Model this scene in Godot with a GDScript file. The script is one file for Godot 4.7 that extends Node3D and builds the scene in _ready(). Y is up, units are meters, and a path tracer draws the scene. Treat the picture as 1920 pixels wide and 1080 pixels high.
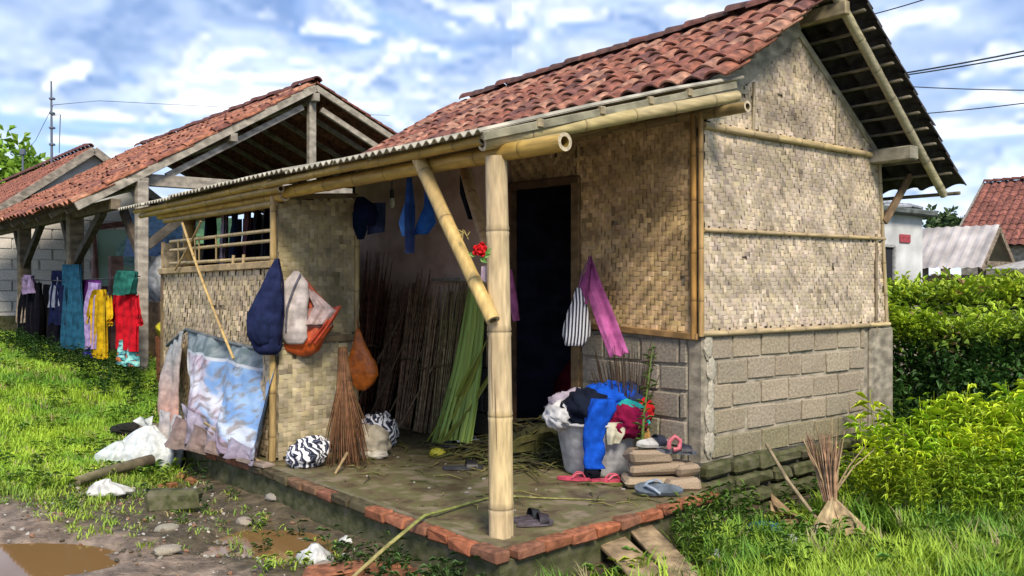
extends Node3D
# A small village house of bamboo and concrete block with an open porch. House axes: x along the front wall (0 at the right corner), z out of the front wall, y up.

var rng := RandomNumberGenerator.new()
var H := Transform3D(Basis(Vector3.UP, -0.8824), Vector3(1.256, 0, -6.08))
var HI := H.affine_inverse()
var M := {}
var T := {}
var used := {}
var na := FastNoiseLite.new()
var nb := FastNoiseLite.new()

func _ready():
	rng.seed = 11
	var cam := Camera3D.new()
	cam.name = "camera"
	cam.fov = 34.86
	cam.near = 0.05
	cam.far = 900.0
	cam.position = Vector3(0, 1.56, 0)
	add_child(cam)
	cam.current = true
	var env := Environment.new()
	env.background_mode = Environment.BG_SKY
	env.tonemap_mode = Environment.TONE_MAPPER_LINEAR
	env.tonemap_exposure = 2.4
	env.sdfgi_enabled = true
	env.ssao_enabled = true
	env.ssil_enabled = true
	var sm := PanoramaSkyMaterial.new()
	sm.panorama = sky_picture()
	sm.energy_multiplier = 0.70
	env.sky = Sky.new()
	env.sky.sky_material = sm
	var we := WorldEnvironment.new()
	we.name = "world_environment"
	we.environment = env
	add_child(we)
	var sun := DirectionalLight3D.new()
	sun.name = "sun"
	sun.light_energy = 0.68
	sun.light_color = Color(1.0, 0.95, 0.86)
	sun.light_angular_distance = 16.0
	sun.shadow_enabled = true
	var toward: Vector3 = H.basis * Vector3(0.72, 0.76, 0.36).normalized()
	add_child(sun)
	sun.look_at_from_position(toward * 50.0, Vector3.ZERO, Vector3.UP)
	na.seed = 5
	na.frequency = 1.0
	na.fractal_octaves = 3
	nb.seed = 9
	nb.frequency = 1.0
	nb.fractal_octaves = 2
	textures()
	materials()
	build_ground()
	build_house()
	build_porch()
	build_kitchen_side()
	build_open_shelter()
	build_far_left()
	build_far_right()
	porch_things()
	hanging_things()
	laundry_line()
	yard_things()
	plants()

# ---------- sky
func sky_color(d: Vector3, n1: FastNoiseLite, n2: FastNoiseLite) -> Color:
	var e := maxf(d.y, 0.0)
	var c := Color(0.50, 0.66, 0.88).lerp(Color(0.15, 0.32, 0.68), clampf(pow(e, 0.6) * 1.6, 0.0, 1.0))
	var k := 1.0 / (e + 0.15)
	var p := Vector2(d.x, d.z) * k
	var w := Vector2(n2.get_noise_2d(p.x * 1.1 + 40.0, p.y * 1.1), n2.get_noise_2d(p.x * 1.1, p.y * 1.1 + 70.0))
	# a high grey-blue veil in wide bands
	var q := p + w * 0.5
	var veil := smoothstep(-0.30, 0.28, n1.get_noise_2d(q.x * 0.55 + 20.0, q.y * 0.9) + 0.26)
	var vs := clampf(0.5 + n2.get_noise_2d(q.x * 1.3, q.y * 2.1 + 31.0) * 1.5, 0.0, 1.0)
	c = c.lerp(Color(0.20, 0.30, 0.50).lerp(Color(0.60, 0.69, 0.83), clampf(vs * 0.6 + 0.4 * clampf(0.5 + n1.get_noise_2d(q.x * 3.2, q.y * 4.6) * 1.5, 0.0, 1.0), 0.0, 1.0)), veil * 0.90)
	# broken heaps below it, bright on the side of the sun
	var r := p + w * 0.22
	var size := n2.get_noise_2d(p.x * 0.4 + 3.0, p.y * 0.5 + 8.0)
	var h := n1.get_noise_2d(r.x * 2.3, r.y * 2.5) + size * 0.45
	var h2 := n1.get_noise_2d((r.x - 0.02) * 2.3, (r.y + 0.07) * 2.5) + size * 0.45
	var dens := smoothstep(-0.04, 0.20, h)
	var lit := clampf(0.42 + (h - h2) * 1.9 - smoothstep(0.15, 0.6, h) * 0.15, 0.0, 1.0)
	c = c.lerp(Color(0.34, 0.44, 0.62).lerp(Color(0.88, 0.90, 0.94), lit), dens * 0.84)
	c = c.lerp(c * Color(0.80, 0.84, 0.92), smoothstep(0.13, 0.32, e))
	c = c.lerp(Color(0.66, 0.76, 0.90), smoothstep(0.14, 0.0, e) * 0.5)
	if d.y < 0.0:
		c = Color(0.62, 0.74, 0.90).lerp(Color(0.16, 0.17, 0.12), clampf(-d.y * 5.0, 0.0, 1.0))
	return c

func sky_dir(x: float, y: float, w: float, h: float) -> Vector3:
	var az := (x / w) * TAU
	var el := (0.5 - y / h) * PI
	return Vector3(sin(az - PI) * cos(el), sin(el), -cos(az - PI) * cos(el))

func sky_picture() -> Texture2D:
	var n1 := FastNoiseLite.new()
	n1.seed = 21
	n1.frequency = 1.0
	n1.fractal_octaves = 7
	n1.fractal_gain = 0.56
	var n2 := FastNoiseLite.new()
	n2.seed = 3
	n2.frequency = 1.0
	n2.fractal_octaves = 3
	var im := Image.create_empty(1024, 512, false, Image.FORMAT_RGBAF)
	for y in 512:
		for x in 1024:
			im.set_pixel(x, y, sky_color(sky_dir(x + 0.5, y + 0.5, 1024.0, 512.0), n1, n2))
	im.resize(4096, 2048, Image.INTERPOLATE_CUBIC)
	for y in range(740, 1026):
		for x in range(1648, 2448):
			im.set_pixel(x, y, sky_color(sky_dir(x + 0.5, y + 0.5, 4096.0, 2048.0), n1, n2))
	return ImageTexture.create_from_image(im)

# ---------- textures and materials
func noise_tex(freq: float, oct: int, lo: float, hi: float, size := 256, kind := FastNoiseLite.TYPE_SIMPLEX_SMOOTH, sd := 1) -> Texture2D:
	var n := FastNoiseLite.new()
	n.noise_type = kind
	n.seed = sd
	n.frequency = freq
	n.fractal_octaves = oct
	var t := NoiseTexture2D.new()
	t.width = size
	t.height = size
	t.seamless = true
	t.noise = n
	var g := Gradient.new()
	g.offsets = PackedFloat32Array([0.15, 0.85])
	g.colors = PackedColorArray([Color(lo, lo, lo), Color(hi, hi, hi)])
	t.color_ramp = g
	return t

func ramp_tex(freq: float, oct: int, offs: Array, cols: Array, size := 256, sd := 1) -> Texture2D:
	var t: NoiseTexture2D = noise_tex(freq, oct, 0, 1, size, FastNoiseLite.TYPE_SIMPLEX_SMOOTH, sd)
	var g := Gradient.new()
	var pc := PackedColorArray()
	for c in cols:
		pc.append((c as Color).linear_to_srgb())
	g.offsets = PackedFloat32Array(offs)
	g.colors = pc
	t.color_ramp = g
	return t

func norm_tex(freq: float, oct: int, strength: float, size := 256, sd := 1) -> Texture2D:
	var t: NoiseTexture2D = noise_tex(freq, oct, 0, 1, size, FastNoiseLite.TYPE_SIMPLEX_SMOOTH, sd)
	t.color_ramp = null
	t.as_normal_map = true
	t.bump_strength = strength
	return t

func textures():
	T.soft = noise_tex(0.012, 4, 0.72, 1.0, 256, FastNoiseLite.TYPE_SIMPLEX_SMOOTH, 2)
	T.mott = noise_tex(0.010, 4, 0.62, 1.0, 512, FastNoiseLite.TYPE_SIMPLEX_SMOOTH, 4)
	T.streak = noise_tex(0.012, 4, 0.76, 1.0, 512, FastNoiseLite.TYPE_SIMPLEX_SMOOTH, 44)
	T.blot = noise_tex(0.008, 4, 0.66, 1.0, 512, FastNoiseLite.TYPE_SIMPLEX_SMOOTH, 24)
	T.grit = noise_tex(0.05, 3, 0.74, 1.0, 512, FastNoiseLite.TYPE_SIMPLEX_SMOOTH, 6)
	T.stain = noise_tex(0.012, 4, 0.50, 1.0, 512, FastNoiseLite.TYPE_SIMPLEX_SMOOTH, 14)
	T.n_fine = norm_tex(0.05, 3, 3.0, 512, 3)
	T.n_rough = norm_tex(0.03, 5, 9.0, 512, 13)
	T.n_soft = norm_tex(0.02, 3, 8.0, 256, 8)
	T.slab = ramp_tex(0.014, 5, [0.2, 0.42, 0.55, 0.8], [Color(0.085, 0.066, 0.036), Color(0.145, 0.115, 0.065), Color(0.115, 0.112, 0.045), Color(0.22, 0.175, 0.12)], 512, 5)
	T.plinth = ramp_tex(0.02, 5, [0.2, 0.5, 0.8], [Color(0.030, 0.034, 0.012), Color(0.075, 0.080, 0.032), Color(0.13, 0.115, 0.080)], 512, 7)
	T.plaster = ramp_tex(0.012, 5, [0.2, 0.5, 0.8], [Color(0.52, 0.35, 0.29), Color(0.74, 0.52, 0.44), Color(0.78, 0.60, 0.52)], 512, 9)
	T.stripe = stripe_picture()
	T.banner = banner_picture()
	T.print = print_picture()

func stripe_picture() -> Texture2D:
	var im := Image.create_empty(256, 64, false, Image.FORMAT_RGBA8)
	for x in 256:
		var u := fposmod(x / 256.0 * 13.0, 1.0)
		var c := Color(0.88, 0.88, 0.90) if u < 0.5 else Color(0.07, 0.09, 0.17)
		if u > 0.64 and u < 0.70:
			c = Color(0.5, 0.52, 0.6)
		im.fill_rect(Rect2i(x, 0, 1, 64), c)
	return ImageTexture.create_from_image(im)

func banner_picture() -> Texture2D:
	# the faded print of an old banner: a grey hem on top, washed blue, white and mauve patches below
	var n := FastNoiseLite.new()
	n.seed = 31
	n.frequency = 0.011
	n.fractal_octaves = 4
	var m := FastNoiseLite.new()
	m.seed = 57
	m.frequency = 0.03
	m.fractal_octaves = 3
	var im := Image.create_empty(384, 384, false, Image.FORMAT_RGBA8)
	for y in 384:
		for x in 384:
			var u := x / 384.0
			var v := y / 384.0
			var a := n.get_noise_2d(x, y)
			var b := m.get_noise_2d(x + y * 0.6, y * 0.7)
			var c := Color(0.40, 0.60, 0.86).lerp(Color(0.58, 0.74, 0.92), clampf(0.5 + a * 1.3 + b * 0.8, 0, 1))
			var left := smoothstep(-0.02, 0.16, 0.42 - u + v * 0.05 + a * 0.25)
			c = c.lerp(Color(0.84, 0.77, 0.84).lerp(Color(0.68, 0.56, 0.66), clampf(0.35 + b * 1.6, 0, 1)), left)
			c = c.lerp(Color(0.88, 0.90, 0.95), smoothstep(0.16, 0.02, absf(v - 0.30 - u * 0.62 + a * 0.14)) * 0.85)
			var low := smoothstep(0.0, 0.10, v - 0.50 - u * 0.42 + a * 0.12)
			c = c.lerp(Color(0.62, 0.52, 0.62).lerp(Color(0.40, 0.31, 0.35), clampf(0.5 + b * 2.0, 0, 1)), low)
			var dark := smoothstep(0.0, 0.06, v - 0.60 - u * 0.5 + b * 0.14)
			c = c.lerp(Color(0.28, 0.20, 0.19), dark * smoothstep(0.62, 0.40, u))
			c = c.lerp(Color(0.60, 0.61, 0.66), 0.30)
			c = c.lerp(Color(0.42, 0.36, 0.33), clampf(b * 1.1 + v * 0.35 - 0.15, 0.0, 0.55))
			if v < 0.15:
				c = Color(0.36, 0.42, 0.44).lerp(Color(0.52, 0.56, 0.58), clampf(0.5 + b * 1.5, 0, 1))
			elif v < 0.175:
				c = Color(0.72, 0.74, 0.78)
			if u < 0.03 and v > 0.15:
				c = Color(0.80, 0.80, 0.80)
			im.set_pixel(x, y, c)
	return ImageTexture.create_from_image(im)

func print_picture() -> Texture2D:
	var n := FastNoiseLite.new()
	n.seed = 77
	n.frequency = 0.03
	var im := Image.create_empty(128, 128, false, Image.FORMAT_RGBA8)
	for y in 128:
		for x in 128:
			var a := n.get_noise_2d(x, y)
			var c := Color(0.36, 0.66, 0.66)
			if a > 0.12:
				c = Color(0.62, 0.88, 0.84)
			elif a < -0.22:
				c = Color(0.80, 0.45, 0.25)
			elif a < -0.1:
				c = Color(0.12, 0.22, 0.42)
			im.set_pixel(x, y, c)
	return ImageTexture.create_from_image(im)

# base colour given as a linear (real-world) colour
func mk(called: String, col: Color, rough: float, tex = null, sc := Vector3.ONE, nrm = null, nstr := 0.0, vc := false, in_world := false) -> StandardMaterial3D:
	var m := StandardMaterial3D.new()
	m.resource_name = called
	m.albedo_color = col.linear_to_srgb()
	m.roughness = rough
	m.metallic_specular = 0.4
	if tex != null or nrm != null:
		m.uv1_triplanar = true
		m.uv1_world_triplanar = in_world
		m.uv1_scale = sc
	if tex != null:
		m.albedo_texture = tex
	if nrm != null:
		m.normal_enabled = true
		m.normal_texture = nrm
		m.normal_scale = nstr
	m.vertex_color_use_as_albedo = vc
	M[called] = m
	return m

func materials():
	mk("ground", Color(1, 1, 1), 0.66, T.mott, Vector3(1.3, 1.3, 1.3), T.n_rough, 1.0, true, true)
	mk("slab", Color(1, 1, 1), 0.58, T.slab, Vector3(0.55, 0.55, 0.55), T.n_fine, 0.25, false, true)
	mk("plinth", Color(1, 1, 1), 0.9, T.plinth, Vector3(0.9, 0.9, 0.9), T.n_fine, 0.6, false, true)
	mk("brick", Color(1, 1, 1), 0.85, T.mott, Vector3(3, 3, 3), T.n_fine, 0.5, true, true)
	mk("block", Color(1, 1, 1), 0.93, T.grit, Vector3(1.6, 1.6, 1.6), T.n_fine, 0.7, true, true)
	mk("mortar", Color(0.44, 0.39, 0.31), 0.95, T.mott, Vector3(1.5, 1.5, 1.5), T.n_fine, 0.6, false, true)
	mk("dark_mortar", Color(0.10, 0.095, 0.085), 0.95, T.mott, Vector3(1.5, 1.5, 1.5), T.n_fine, 0.6, false, true)
	mk("render_coat", Color(0.38, 0.335, 0.265), 0.95, T.mott, Vector3(2, 2, 2), T.n_fine, 0.6, false, true)
	mk("plaster", Color(1, 1, 1), 0.9, T.plaster, Vector3(0.5, 0.5, 0.5), T.n_fine, 0.2, false, true)
	mk("weave", Color(1.05, 1.05, 1.05), 0.7, T.blot, Vector3(0.6, 0.6, 0.6), null, 0.0, true, true)
	mk("weave_back", Color(0.38, 0.31, 0.21), 0.9, T.mott, Vector3(2, 2, 2))
	mk("weave_worn", Color(1.05, 1.05, 1.05), 0.75, T.blot, Vector3(0.8, 0.8, 0.8), null, 0.0, true, true)
	mk("bamboo", Color(1, 1, 1), 0.5, T.streak, Vector3(5, 0.7, 5), null, 0.0, true)
	mk("bamboo_x", Color(1, 1, 1), 0.5, T.streak, Vector3(0.7, 5, 5), null, 0.0, true)
	mk("bamboo_z", Color(1, 1, 1), 0.5, T.streak, Vector3(5, 5, 0.7), null, 0.0, true)
	mk("bamboo_flat", Color(1, 1, 1), 0.6, T.mott, Vector3(1.3, 1.3, 1.3), null, 0.0, true, true)
	mk("timber", Color(1, 1, 1), 0.85, T.mott, Vector3(1.5, 1.5, 1.5), T.n_fine, 0.15, true, true)
	mk("tile", Color(1, 1, 1), 0.8, T.stain, Vector3(1.6, 1.6, 1.6), T.n_fine, 0.35, true, true)
	mk("corrugated", Color(0.52, 0.48, 0.38), 0.8, T.mott, Vector3(0.9, 0.9, 0.9), T.n_fine, 0.3, false, true)
	mk("white_wall", Color(0.70, 0.71, 0.72), 0.9, T.soft, Vector3(0.4, 0.4, 0.4), null, 0.0, false, true)
	mk("grey_roof", Color(0.62, 0.56, 0.53), 0.7, T.mott, Vector3(0.3, 0.3, 0.3), null, 0.0, false, true)
	mk("dark", Color(0.018, 0.020, 0.026), 0.9)
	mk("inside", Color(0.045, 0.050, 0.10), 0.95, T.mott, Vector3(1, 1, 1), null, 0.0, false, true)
	mk("cloth", Color(1, 1, 1), 0.9, T.soft, Vector3(3, 3, 3), T.n_fine, 0.35, true, true)
	M.cloth.rim_enabled = true
	M.cloth.rim = 0.02
	M.cloth.metallic_specular = 0.12
	mk("plastic", Color(1, 1, 1), 0.42, T.soft, Vector3(4, 4, 4), T.n_soft, 0.2, true, true)
	mk("film", Color(1, 1, 1), 0.35, T.soft, Vector3(4, 4, 4), T.n_soft, 0.4, true, true)
	M.film.backlight_enabled = true
	M.film.backlight = Color(0.45, 0.45, 0.45)
	mk("fibre", Color(1, 1, 1), 0.9, T.mott, Vector3(3, 3, 3), null, 0.0, true, true)
	mk("leaf", Color(1, 1, 1), 0.45, null, Vector3.ONE, null, 0.0, true)
	M.leaf.backlight_enabled = true
	M.leaf.backlight = Color(0.7, 0.7, 0.7)
	mk("grass", Color(1, 1, 1), 0.6, null, Vector3.ONE, null, 0.0, true)
	M.grass.backlight_enabled = true
	M.grass.backlight = Color(0.6, 0.6, 0.6)
	mk("water", Color(0.20, 0.115, 0.045), 0.03)
	mk("wire", Color(0.03, 0.03, 0.035), 0.6)
	mk("stone", Color(1, 1, 1), 0.92, T.grit, Vector3(4, 4, 4), T.n_fine, 0.6, true, true)
	mk("metal", Color(0.10, 0.12, 0.16), 0.5)
	for k in ["stripe", "banner", "print"]:
		var m := StandardMaterial3D.new()
		m.resource_name = k
		m.albedo_texture = T[k]
		m.roughness = 0.5 if k == "banner" else 0.85
		M[k] = m

# ---------- node helpers
func numbered(called: String) -> String:
	if not used.has(called):
		used[called] = 0
		return called
	used[called] += 1
	return "%s_%03d" % [called, used[called]]

func tag(o: Node3D, label: String, category: String, group := "", kind := "") -> Node3D:
	if label: o.set_meta("label", label)
	if category: o.set_meta("category", category)
	if group: o.set_meta("group", group)
	if kind: o.set_meta("kind", kind)
	return o

func thing(called: String, label: String, category: String, xf := Transform3D(), group := "") -> Node3D:
	var o := Node3D.new()
	o.name = numbered(called)
	add_child(o)
	o.transform = xf
	return tag(o, label, category, group)

func part(parent: Node3D, called: String, mesh, mat: Material, xf := Transform3D(), kind := "") -> MeshInstance3D:
	var o := MeshInstance3D.new()
	o.name = called
	o.mesh = done(mesh) if mesh is SurfaceTool else mesh
	o.material_override = mat
	if mat == M.bamboo and o.mesh:                     # the grain follows the pole
		var z: Vector3 = o.mesh.get_aabb().size
		if z.x > z.y and z.x > z.z: o.material_override = M.bamboo_x
		elif z.z > z.y: o.material_override = M.bamboo_z
	o.transform = xf
	if kind: o.set_meta("kind", kind)
	parent.add_child(o, true)
	return o

func solo(called: String, mesh, mat: Material, label: String, category: String, xf := Transform3D(), group := "", kind := "") -> MeshInstance3D:
	var o := MeshInstance3D.new()
	o.name = numbered(called)
	o.mesh = done(mesh) if mesh is SurfaceTool else mesh
	o.material_override = mat
	o.transform = xf
	add_child(o)
	tag(o, label, category, group, kind)
	return o

func many(parent: Node, called: String, mesh: Mesh, mat: Material, xfs: Array, cols: Array, kind := "stuff") -> MultiMeshInstance3D:
	var mm := MultiMesh.new()
	mm.transform_format = MultiMesh.TRANSFORM_3D
	mm.use_colors = true
	mm.mesh = mesh
	mm.instance_count = xfs.size()
	for i in xfs.size():
		mm.set_instance_transform(i, xfs[i])
		mm.set_instance_color(i, cols[i])
	var o := MultiMeshInstance3D.new()
	o.name = numbered(called) if parent == self else called
	o.multimesh = mm
	o.material_override = mat
	if kind: o.set_meta("kind", kind)
	parent.add_child(o, true)
	return o

func st() -> SurfaceTool:
	var s := SurfaceTool.new()
	s.begin(Mesh.PRIMITIVE_TRIANGLES)
	return s

func done(s: SurfaceTool) -> ArrayMesh:
	s.generate_normals()
	return s.commit()

func lx(x: float, y: float, z: float, turn := 0.0) -> Transform3D:
	return H * Transform3D(Basis(Vector3.UP, turn), Vector3(x, y, z))

func hp(x: float, y: float, z: float) -> Vector3:
	return H * Vector3(x, y, z)

func wx(x: float, y: float, z: float, turn := 0.0) -> Transform3D:
	return Transform3D(Basis(Vector3.UP, turn), Vector3(x, y, z))

func vary(c: Color, a: float) -> Color:
	var k := 1.0 + rng.randf_range(-a, a)
	return Color(c.r * k * (1.0 + rng.randf_range(-a, a) * 0.25), c.g * k, c.b * k * (1.0 + rng.randf_range(-a, a) * 0.25))

# ---------- mesh helpers
func tri_o(s: SurfaceTool, a: Vector3, b: Vector3, c: Vector3, ctr: Vector3, col: Color):
	var n := (b - a).cross(c - a)
	s.set_smooth_group(-1)
	if n.dot((a + b + c) / 3.0 - ctr) > 0.0:
		var t := b
		b = c
		c = t
	for v in [a, b, c]:
		s.set_color(col)
		s.add_vertex(v)

func quad_o(s: SurfaceTool, a: Vector3, b: Vector3, c: Vector3, d: Vector3, ctr: Vector3, col: Color):
	tri_o(s, a, b, c, ctr, col)
	tri_o(s, a, c, d, ctr, col)

func box(s: SurfaceTool, xf: Transform3D, size: Vector3, bev := 0.0, col := Color.WHITE, jit := 0.0):
	var h := size * 0.5
	var off := []
	for i in 8:
		off.append(Vector3(rng.randf_range(-jit, jit), rng.randf_range(-jit, jit), rng.randf_range(-jit, jit)) if jit > 0.0 else Vector3.ZERO)
	var b := minf(bev, minf(h.x, minf(h.y, h.z)) * 0.8)
	var P := func(i: int, axis: int) -> Vector3:
		var sg := Vector3(1 if i & 1 else -1, 1 if i & 2 else -1, 1 if i & 4 else -1)
		var v := Vector3(sg.x * (h.x - (0.0 if axis == 0 else b)), sg.y * (h.y - (0.0 if axis == 1 else b)), sg.z * (h.z - (0.0 if axis == 2 else b)))
		return xf * (v + off[i])
	var ctr := xf.origin
	var faces := [[0, [0, 2, 6, 4]], [0, [1, 3, 7, 5]], [1, [0, 1, 5, 4]], [1, [2, 3, 7, 6]], [2, [0, 1, 3, 2]], [2, [4, 5, 7, 6]]]
	for f in faces:
		quad_o(s, P.call(f[1][0], f[0]), P.call(f[1][1], f[0]), P.call(f[1][2], f[0]), P.call(f[1][3], f[0]), ctr, col)
	if b > 0.0:
		for e in [[0, 1], [2, 3], [4, 5], [6, 7]]:
			quad_o(s, P.call(e[0], 1), P.call(e[1], 1), P.call(e[1], 2), P.call(e[0], 2), ctr, col)
		for e in [[0, 2], [1, 3], [4, 6], [5, 7]]:
			quad_o(s, P.call(e[0], 0), P.call(e[1], 0), P.call(e[1], 2), P.call(e[0], 2), ctr, col)
		for e in [[0, 4], [1, 5], [2, 6], [3, 7]]:
			quad_o(s, P.call(e[0], 0), P.call(e[1], 0), P.call(e[1], 1), P.call(e[0], 1), ctr, col)
		for i in 8:
			tri_o(s, P.call(i, 0), P.call(i, 1), P.call(i, 2), ctr, col)

func at(x: float, y: float, z: float, b := Basis()) -> Transform3D:
	return Transform3D(b, Vector3(x, y, z))

# a box from one corner to the other
func bx(s: SurfaceTool, a: Vector3, b: Vector3, bev := 0.0, col := Color.WHITE, jit := 0.0):
	box(s, Transform3D(Basis(), (a + b) * 0.5), (b - a).abs(), bev, col, jit)

# a beam of rectangular section between two points
func beam(s: SurfaceTool, a: Vector3, b: Vector3, w: float, h: float, bev := 0.006, col := Color.WHITE, jit := 0.0):
	var f := (b - a).normalized()
	var up := Vector3.UP if absf(f.y) < 0.95 else Vector3.RIGHT
	var r := f.cross(up).normalized()
	var u := r.cross(f)
	box(s, Transform3D(Basis(r, u, -f), (a + b) * 0.5), Vector3(w, h, a.distance_to(b)), bev, col, jit)

func tube(s: SurfaceTool, pts: Array, rads: Array, n := 8, cols: Array = [Color.WHITE], cap := true, flat := 1.0):
	var rings := []
	var f0: Vector3 = (pts[1] - pts[0]).normalized()
	var u := f0.cross(Vector3.UP if absf(f0.y) < 0.9 else Vector3.RIGHT).normalized()
	for i in pts.size():
		var f: Vector3 = (pts[mini(i + 1, pts.size() - 1)] - pts[maxi(i - 1, 0)]).normalized()
		u = (u - f * u.dot(f)).normalized()
		var w := f.cross(u)
		var ring := []
		for k in n:
			var a := TAU * k / n
			ring.append(pts[i] + (u * cos(a) + w * sin(a) * flat) * rads[mini(i, rads.size() - 1)])
		rings.append(ring)
	for i in pts.size() - 1:
		var c0: Color = cols[mini(i, cols.size() - 1)]
		var c1: Color = cols[mini(i + 1, cols.size() - 1)]
		for k in n:
			var k2 := (k + 1) % n
			smooth_quad(s, rings[i][k], rings[i][k2], rings[i + 1][k2], rings[i + 1][k], c0, c0, c1, c1)
	if cap:
		for e in [0, pts.size() - 1]:
			for k in n:
				tri_o(s, pts[e], rings[e][k], rings[e][(k + 1) % n], pts[1 if e == 0 else e - 1], cols[mini(e, cols.size() - 1)])

func smooth_quad(s: SurfaceTool, a: Vector3, b: Vector3, c: Vector3, d: Vector3, ca: Color, cb: Color, cc: Color, cd: Color):
	s.set_smooth_group(0)
	s.set_color(ca)
	s.add_vertex(a)
	s.set_color(cc)
	s.add_vertex(c)
	s.set_color(cb)
	s.add_vertex(b)
	s.set_color(ca)
	s.add_vertex(a)
	s.set_color(cd)
	s.add_vertex(d)
	s.set_color(cc)
	s.add_vertex(c)

# a bamboo culm with raised nodes, hollow at its open ends
func bamboo(s: SurfaceTool, a: Vector3, b: Vector3, r0: float, r1: float, gap := 0.28, tone := Color(0.52, 0.38, 0.19), bend := 0.0, sides := 14, hollow := true):
	var L := a.distance_to(b)
	var f := (b - a) / L
	var side := f.cross(Vector3.UP if absf(f.y) < 0.9 else Vector3.RIGHT).normalized()
	var ts := [[0.0, 1.0, 1.0]]
	var y := gap * rng.randf_range(0.3, 0.9)
	while y < L - 0.03:
		for e in [[-0.03, 1.0, 1.0], [-0.008, 1.05, 0.95], [0.0, 0.985, 0.42], [0.008, 1.06, 0.90], [0.035, 1.0, 1.08]]:
			ts.append([clampf((y + e[0]) / L, 0.0, 1.0), e[1], e[2]])
		y += gap * rng.randf_range(0.8, 1.2)
	ts.append([1.0, 1.0, 1.0])
	var pts := []
	var rads := []
	var cols := []
	var tint := 1.0
	for t in ts:
		if t[2] > 1.05:
			tint = rng.randf_range(0.82, 1.12)
		pts.append(a.lerp(b, t[0]) + side * bend * sin(t[0] * PI))
		rads.append(lerpf(r0, r1, t[0]) * t[1])
		cols.append(Color(tone.r * t[2] * tint, tone.g * t[2] * tint, tone.b * t[2] * tint * (0.9 if tint > 1.0 else 1.0)))
	tube(s, pts, rads, sides, cols, not hollow)
	if hollow:
		for e in 2:
			var p := a if e == 0 else b
			var r := (r0 if e == 0 else r1)
			var dirn := f if e == 0 else -f
			var w := f.cross(side)
			for k in sides:
				var v0 := side * cos(TAU * k / sides) + w * sin(TAU * k / sides)
				var v1 := side * cos(TAU * (k + 1) / sides) + w * sin(TAU * (k + 1) / sides)
				var pale := Color(0.62, 0.52, 0.36)
				quad_o(s, p + v0 * r, p + v1 * r, p + v1 * r * 0.58, p + v0 * r * 0.58, p + dirn, pale)
				quad_o(s, p + v0 * r * 0.58, p + v1 * r * 0.58, p + v1 * r * 0.55 + dirn * 0.07, p + v0 * r * 0.55 + dirn * 0.07, p + v0 * 2.0, tone * 0.5)
				tri_o(s, p + dirn * 0.07, p + v0 * r * 0.7 + dirn * 0.07, p + v1 * r * 0.7 + dirn * 0.07, p + dirn, tone * 0.35)

# a solid with the outline of a polygon, extruded along local z from z0 to z1
func prism(s: SurfaceTool, poly: PackedVector2Array, z0: float, z1: float, col := Color.WHITE, xf := Transform3D()):
	var idx := Geometry2D.triangulate_polygon(poly)
	var c := Vector2.ZERO
	for p in poly: c += p / poly.size()
	var ctr := xf * Vector3(c.x, c.y, (z0 + z1) * 0.5)
	for z in [z0, z1]:
		var away := xf * Vector3(c.x, c.y, (z0 + z1) * 0.5 - (z - (z0 + z1) * 0.5) * 1000.0)
		for i in range(0, idx.size(), 3):
			tri_o(s, xf * Vector3(poly[idx[i]].x, poly[idx[i]].y, z), xf * Vector3(poly[idx[i + 1]].x, poly[idx[i + 1]].y, z), xf * Vector3(poly[idx[i + 2]].x, poly[idx[i + 2]].y, z), away, col)
	for i in poly.size():
		var p := poly[i]
		var q := poly[(i + 1) % poly.size()]
		quad_o(s, xf * Vector3(p.x, p.y, z0), xf * Vector3(q.x, q.y, z0), xf * Vector3(q.x, q.y, z1), xf * Vector3(p.x, p.y, z1), ctr, col)

# cloth between two edges (lists of points), with folds; two-sided skin with a little thickness
func drape(s: SurfaceTool, left: Array, right: Array, nu: int, nv: int, amp: float, folds: float, col: Color, ph := 0.0, thick := 0.006, col2 = null, ragged := 0.0):
	var L := func(arr: Array, v: float) -> Vector3:
		var t := v * (arr.size() - 1)
		var i := mini(int(t), arr.size() - 2)
		return (arr[i] as Vector3).lerp(arr[i + 1], t - i)
	var g := []
	for j in nv + 1:
		var v := float(j) / nv
		var row := []
		for i in nu + 1:
			var u := float(i) / nu
			var vv := v * (1.0 + (nb.get_noise_2d(u * 5.0 + ph * 7.0, ph) * ragged if ragged > 0.0 else 0.0))
			var p: Vector3 = (L.call(left, clampf(vv, 0, 1)) as Vector3).lerp(L.call(right, clampf(vv, 0, 1)), u)
			row.append(p)
		g.append(row)
	var mid: Vector3 = (g[0][nu] - g[0][0])
	var dn: Vector3 = (g[nv][0] - g[0][0])
	if mid.length() < 0.02:
		mid = g[nv][nu] - g[nv][0]
	var n := mid.cross(dn).normalized()
	for j in nv + 1:
		var v := float(j) / nv
		for i in nu + 1:
			var u := float(i) / nu
			var a := amp * (sin(u * TAU * folds + ph + v * 1.3) * (0.45 + 0.55 * v) + 0.7 * na.get_noise_2d(u * 4.5 + ph * 3.1, v * 1.1 + ph))
			g[j][i] += n * a
	for side in 2:
		var o := n * (thick * (0.5 if side == 0 else -0.5))
		for j in nv:
			for i in nu:
				var cc := col
				if col2 != null:
					cc = col.lerp(col2, float(j) / nv)
				s.set_smooth_group(side)
				var q := [g[j][i] + o, g[j][i + 1] + o, g[j + 1][i + 1] + o, g[j + 1][i] + o]
				var uv := [Vector2(i, j), Vector2(i + 1, j), Vector2(i + 1, j + 1), Vector2(i, j + 1)]
				for k in ([0, 1, 2, 0, 2, 3] if side == 0 else [0, 2, 1, 0, 3, 2]):
					s.set_color(cc)
					s.set_uv(Vector2(uv[k].x / nu, uv[k].y / nv))
					s.add_vertex(q[k])

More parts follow.
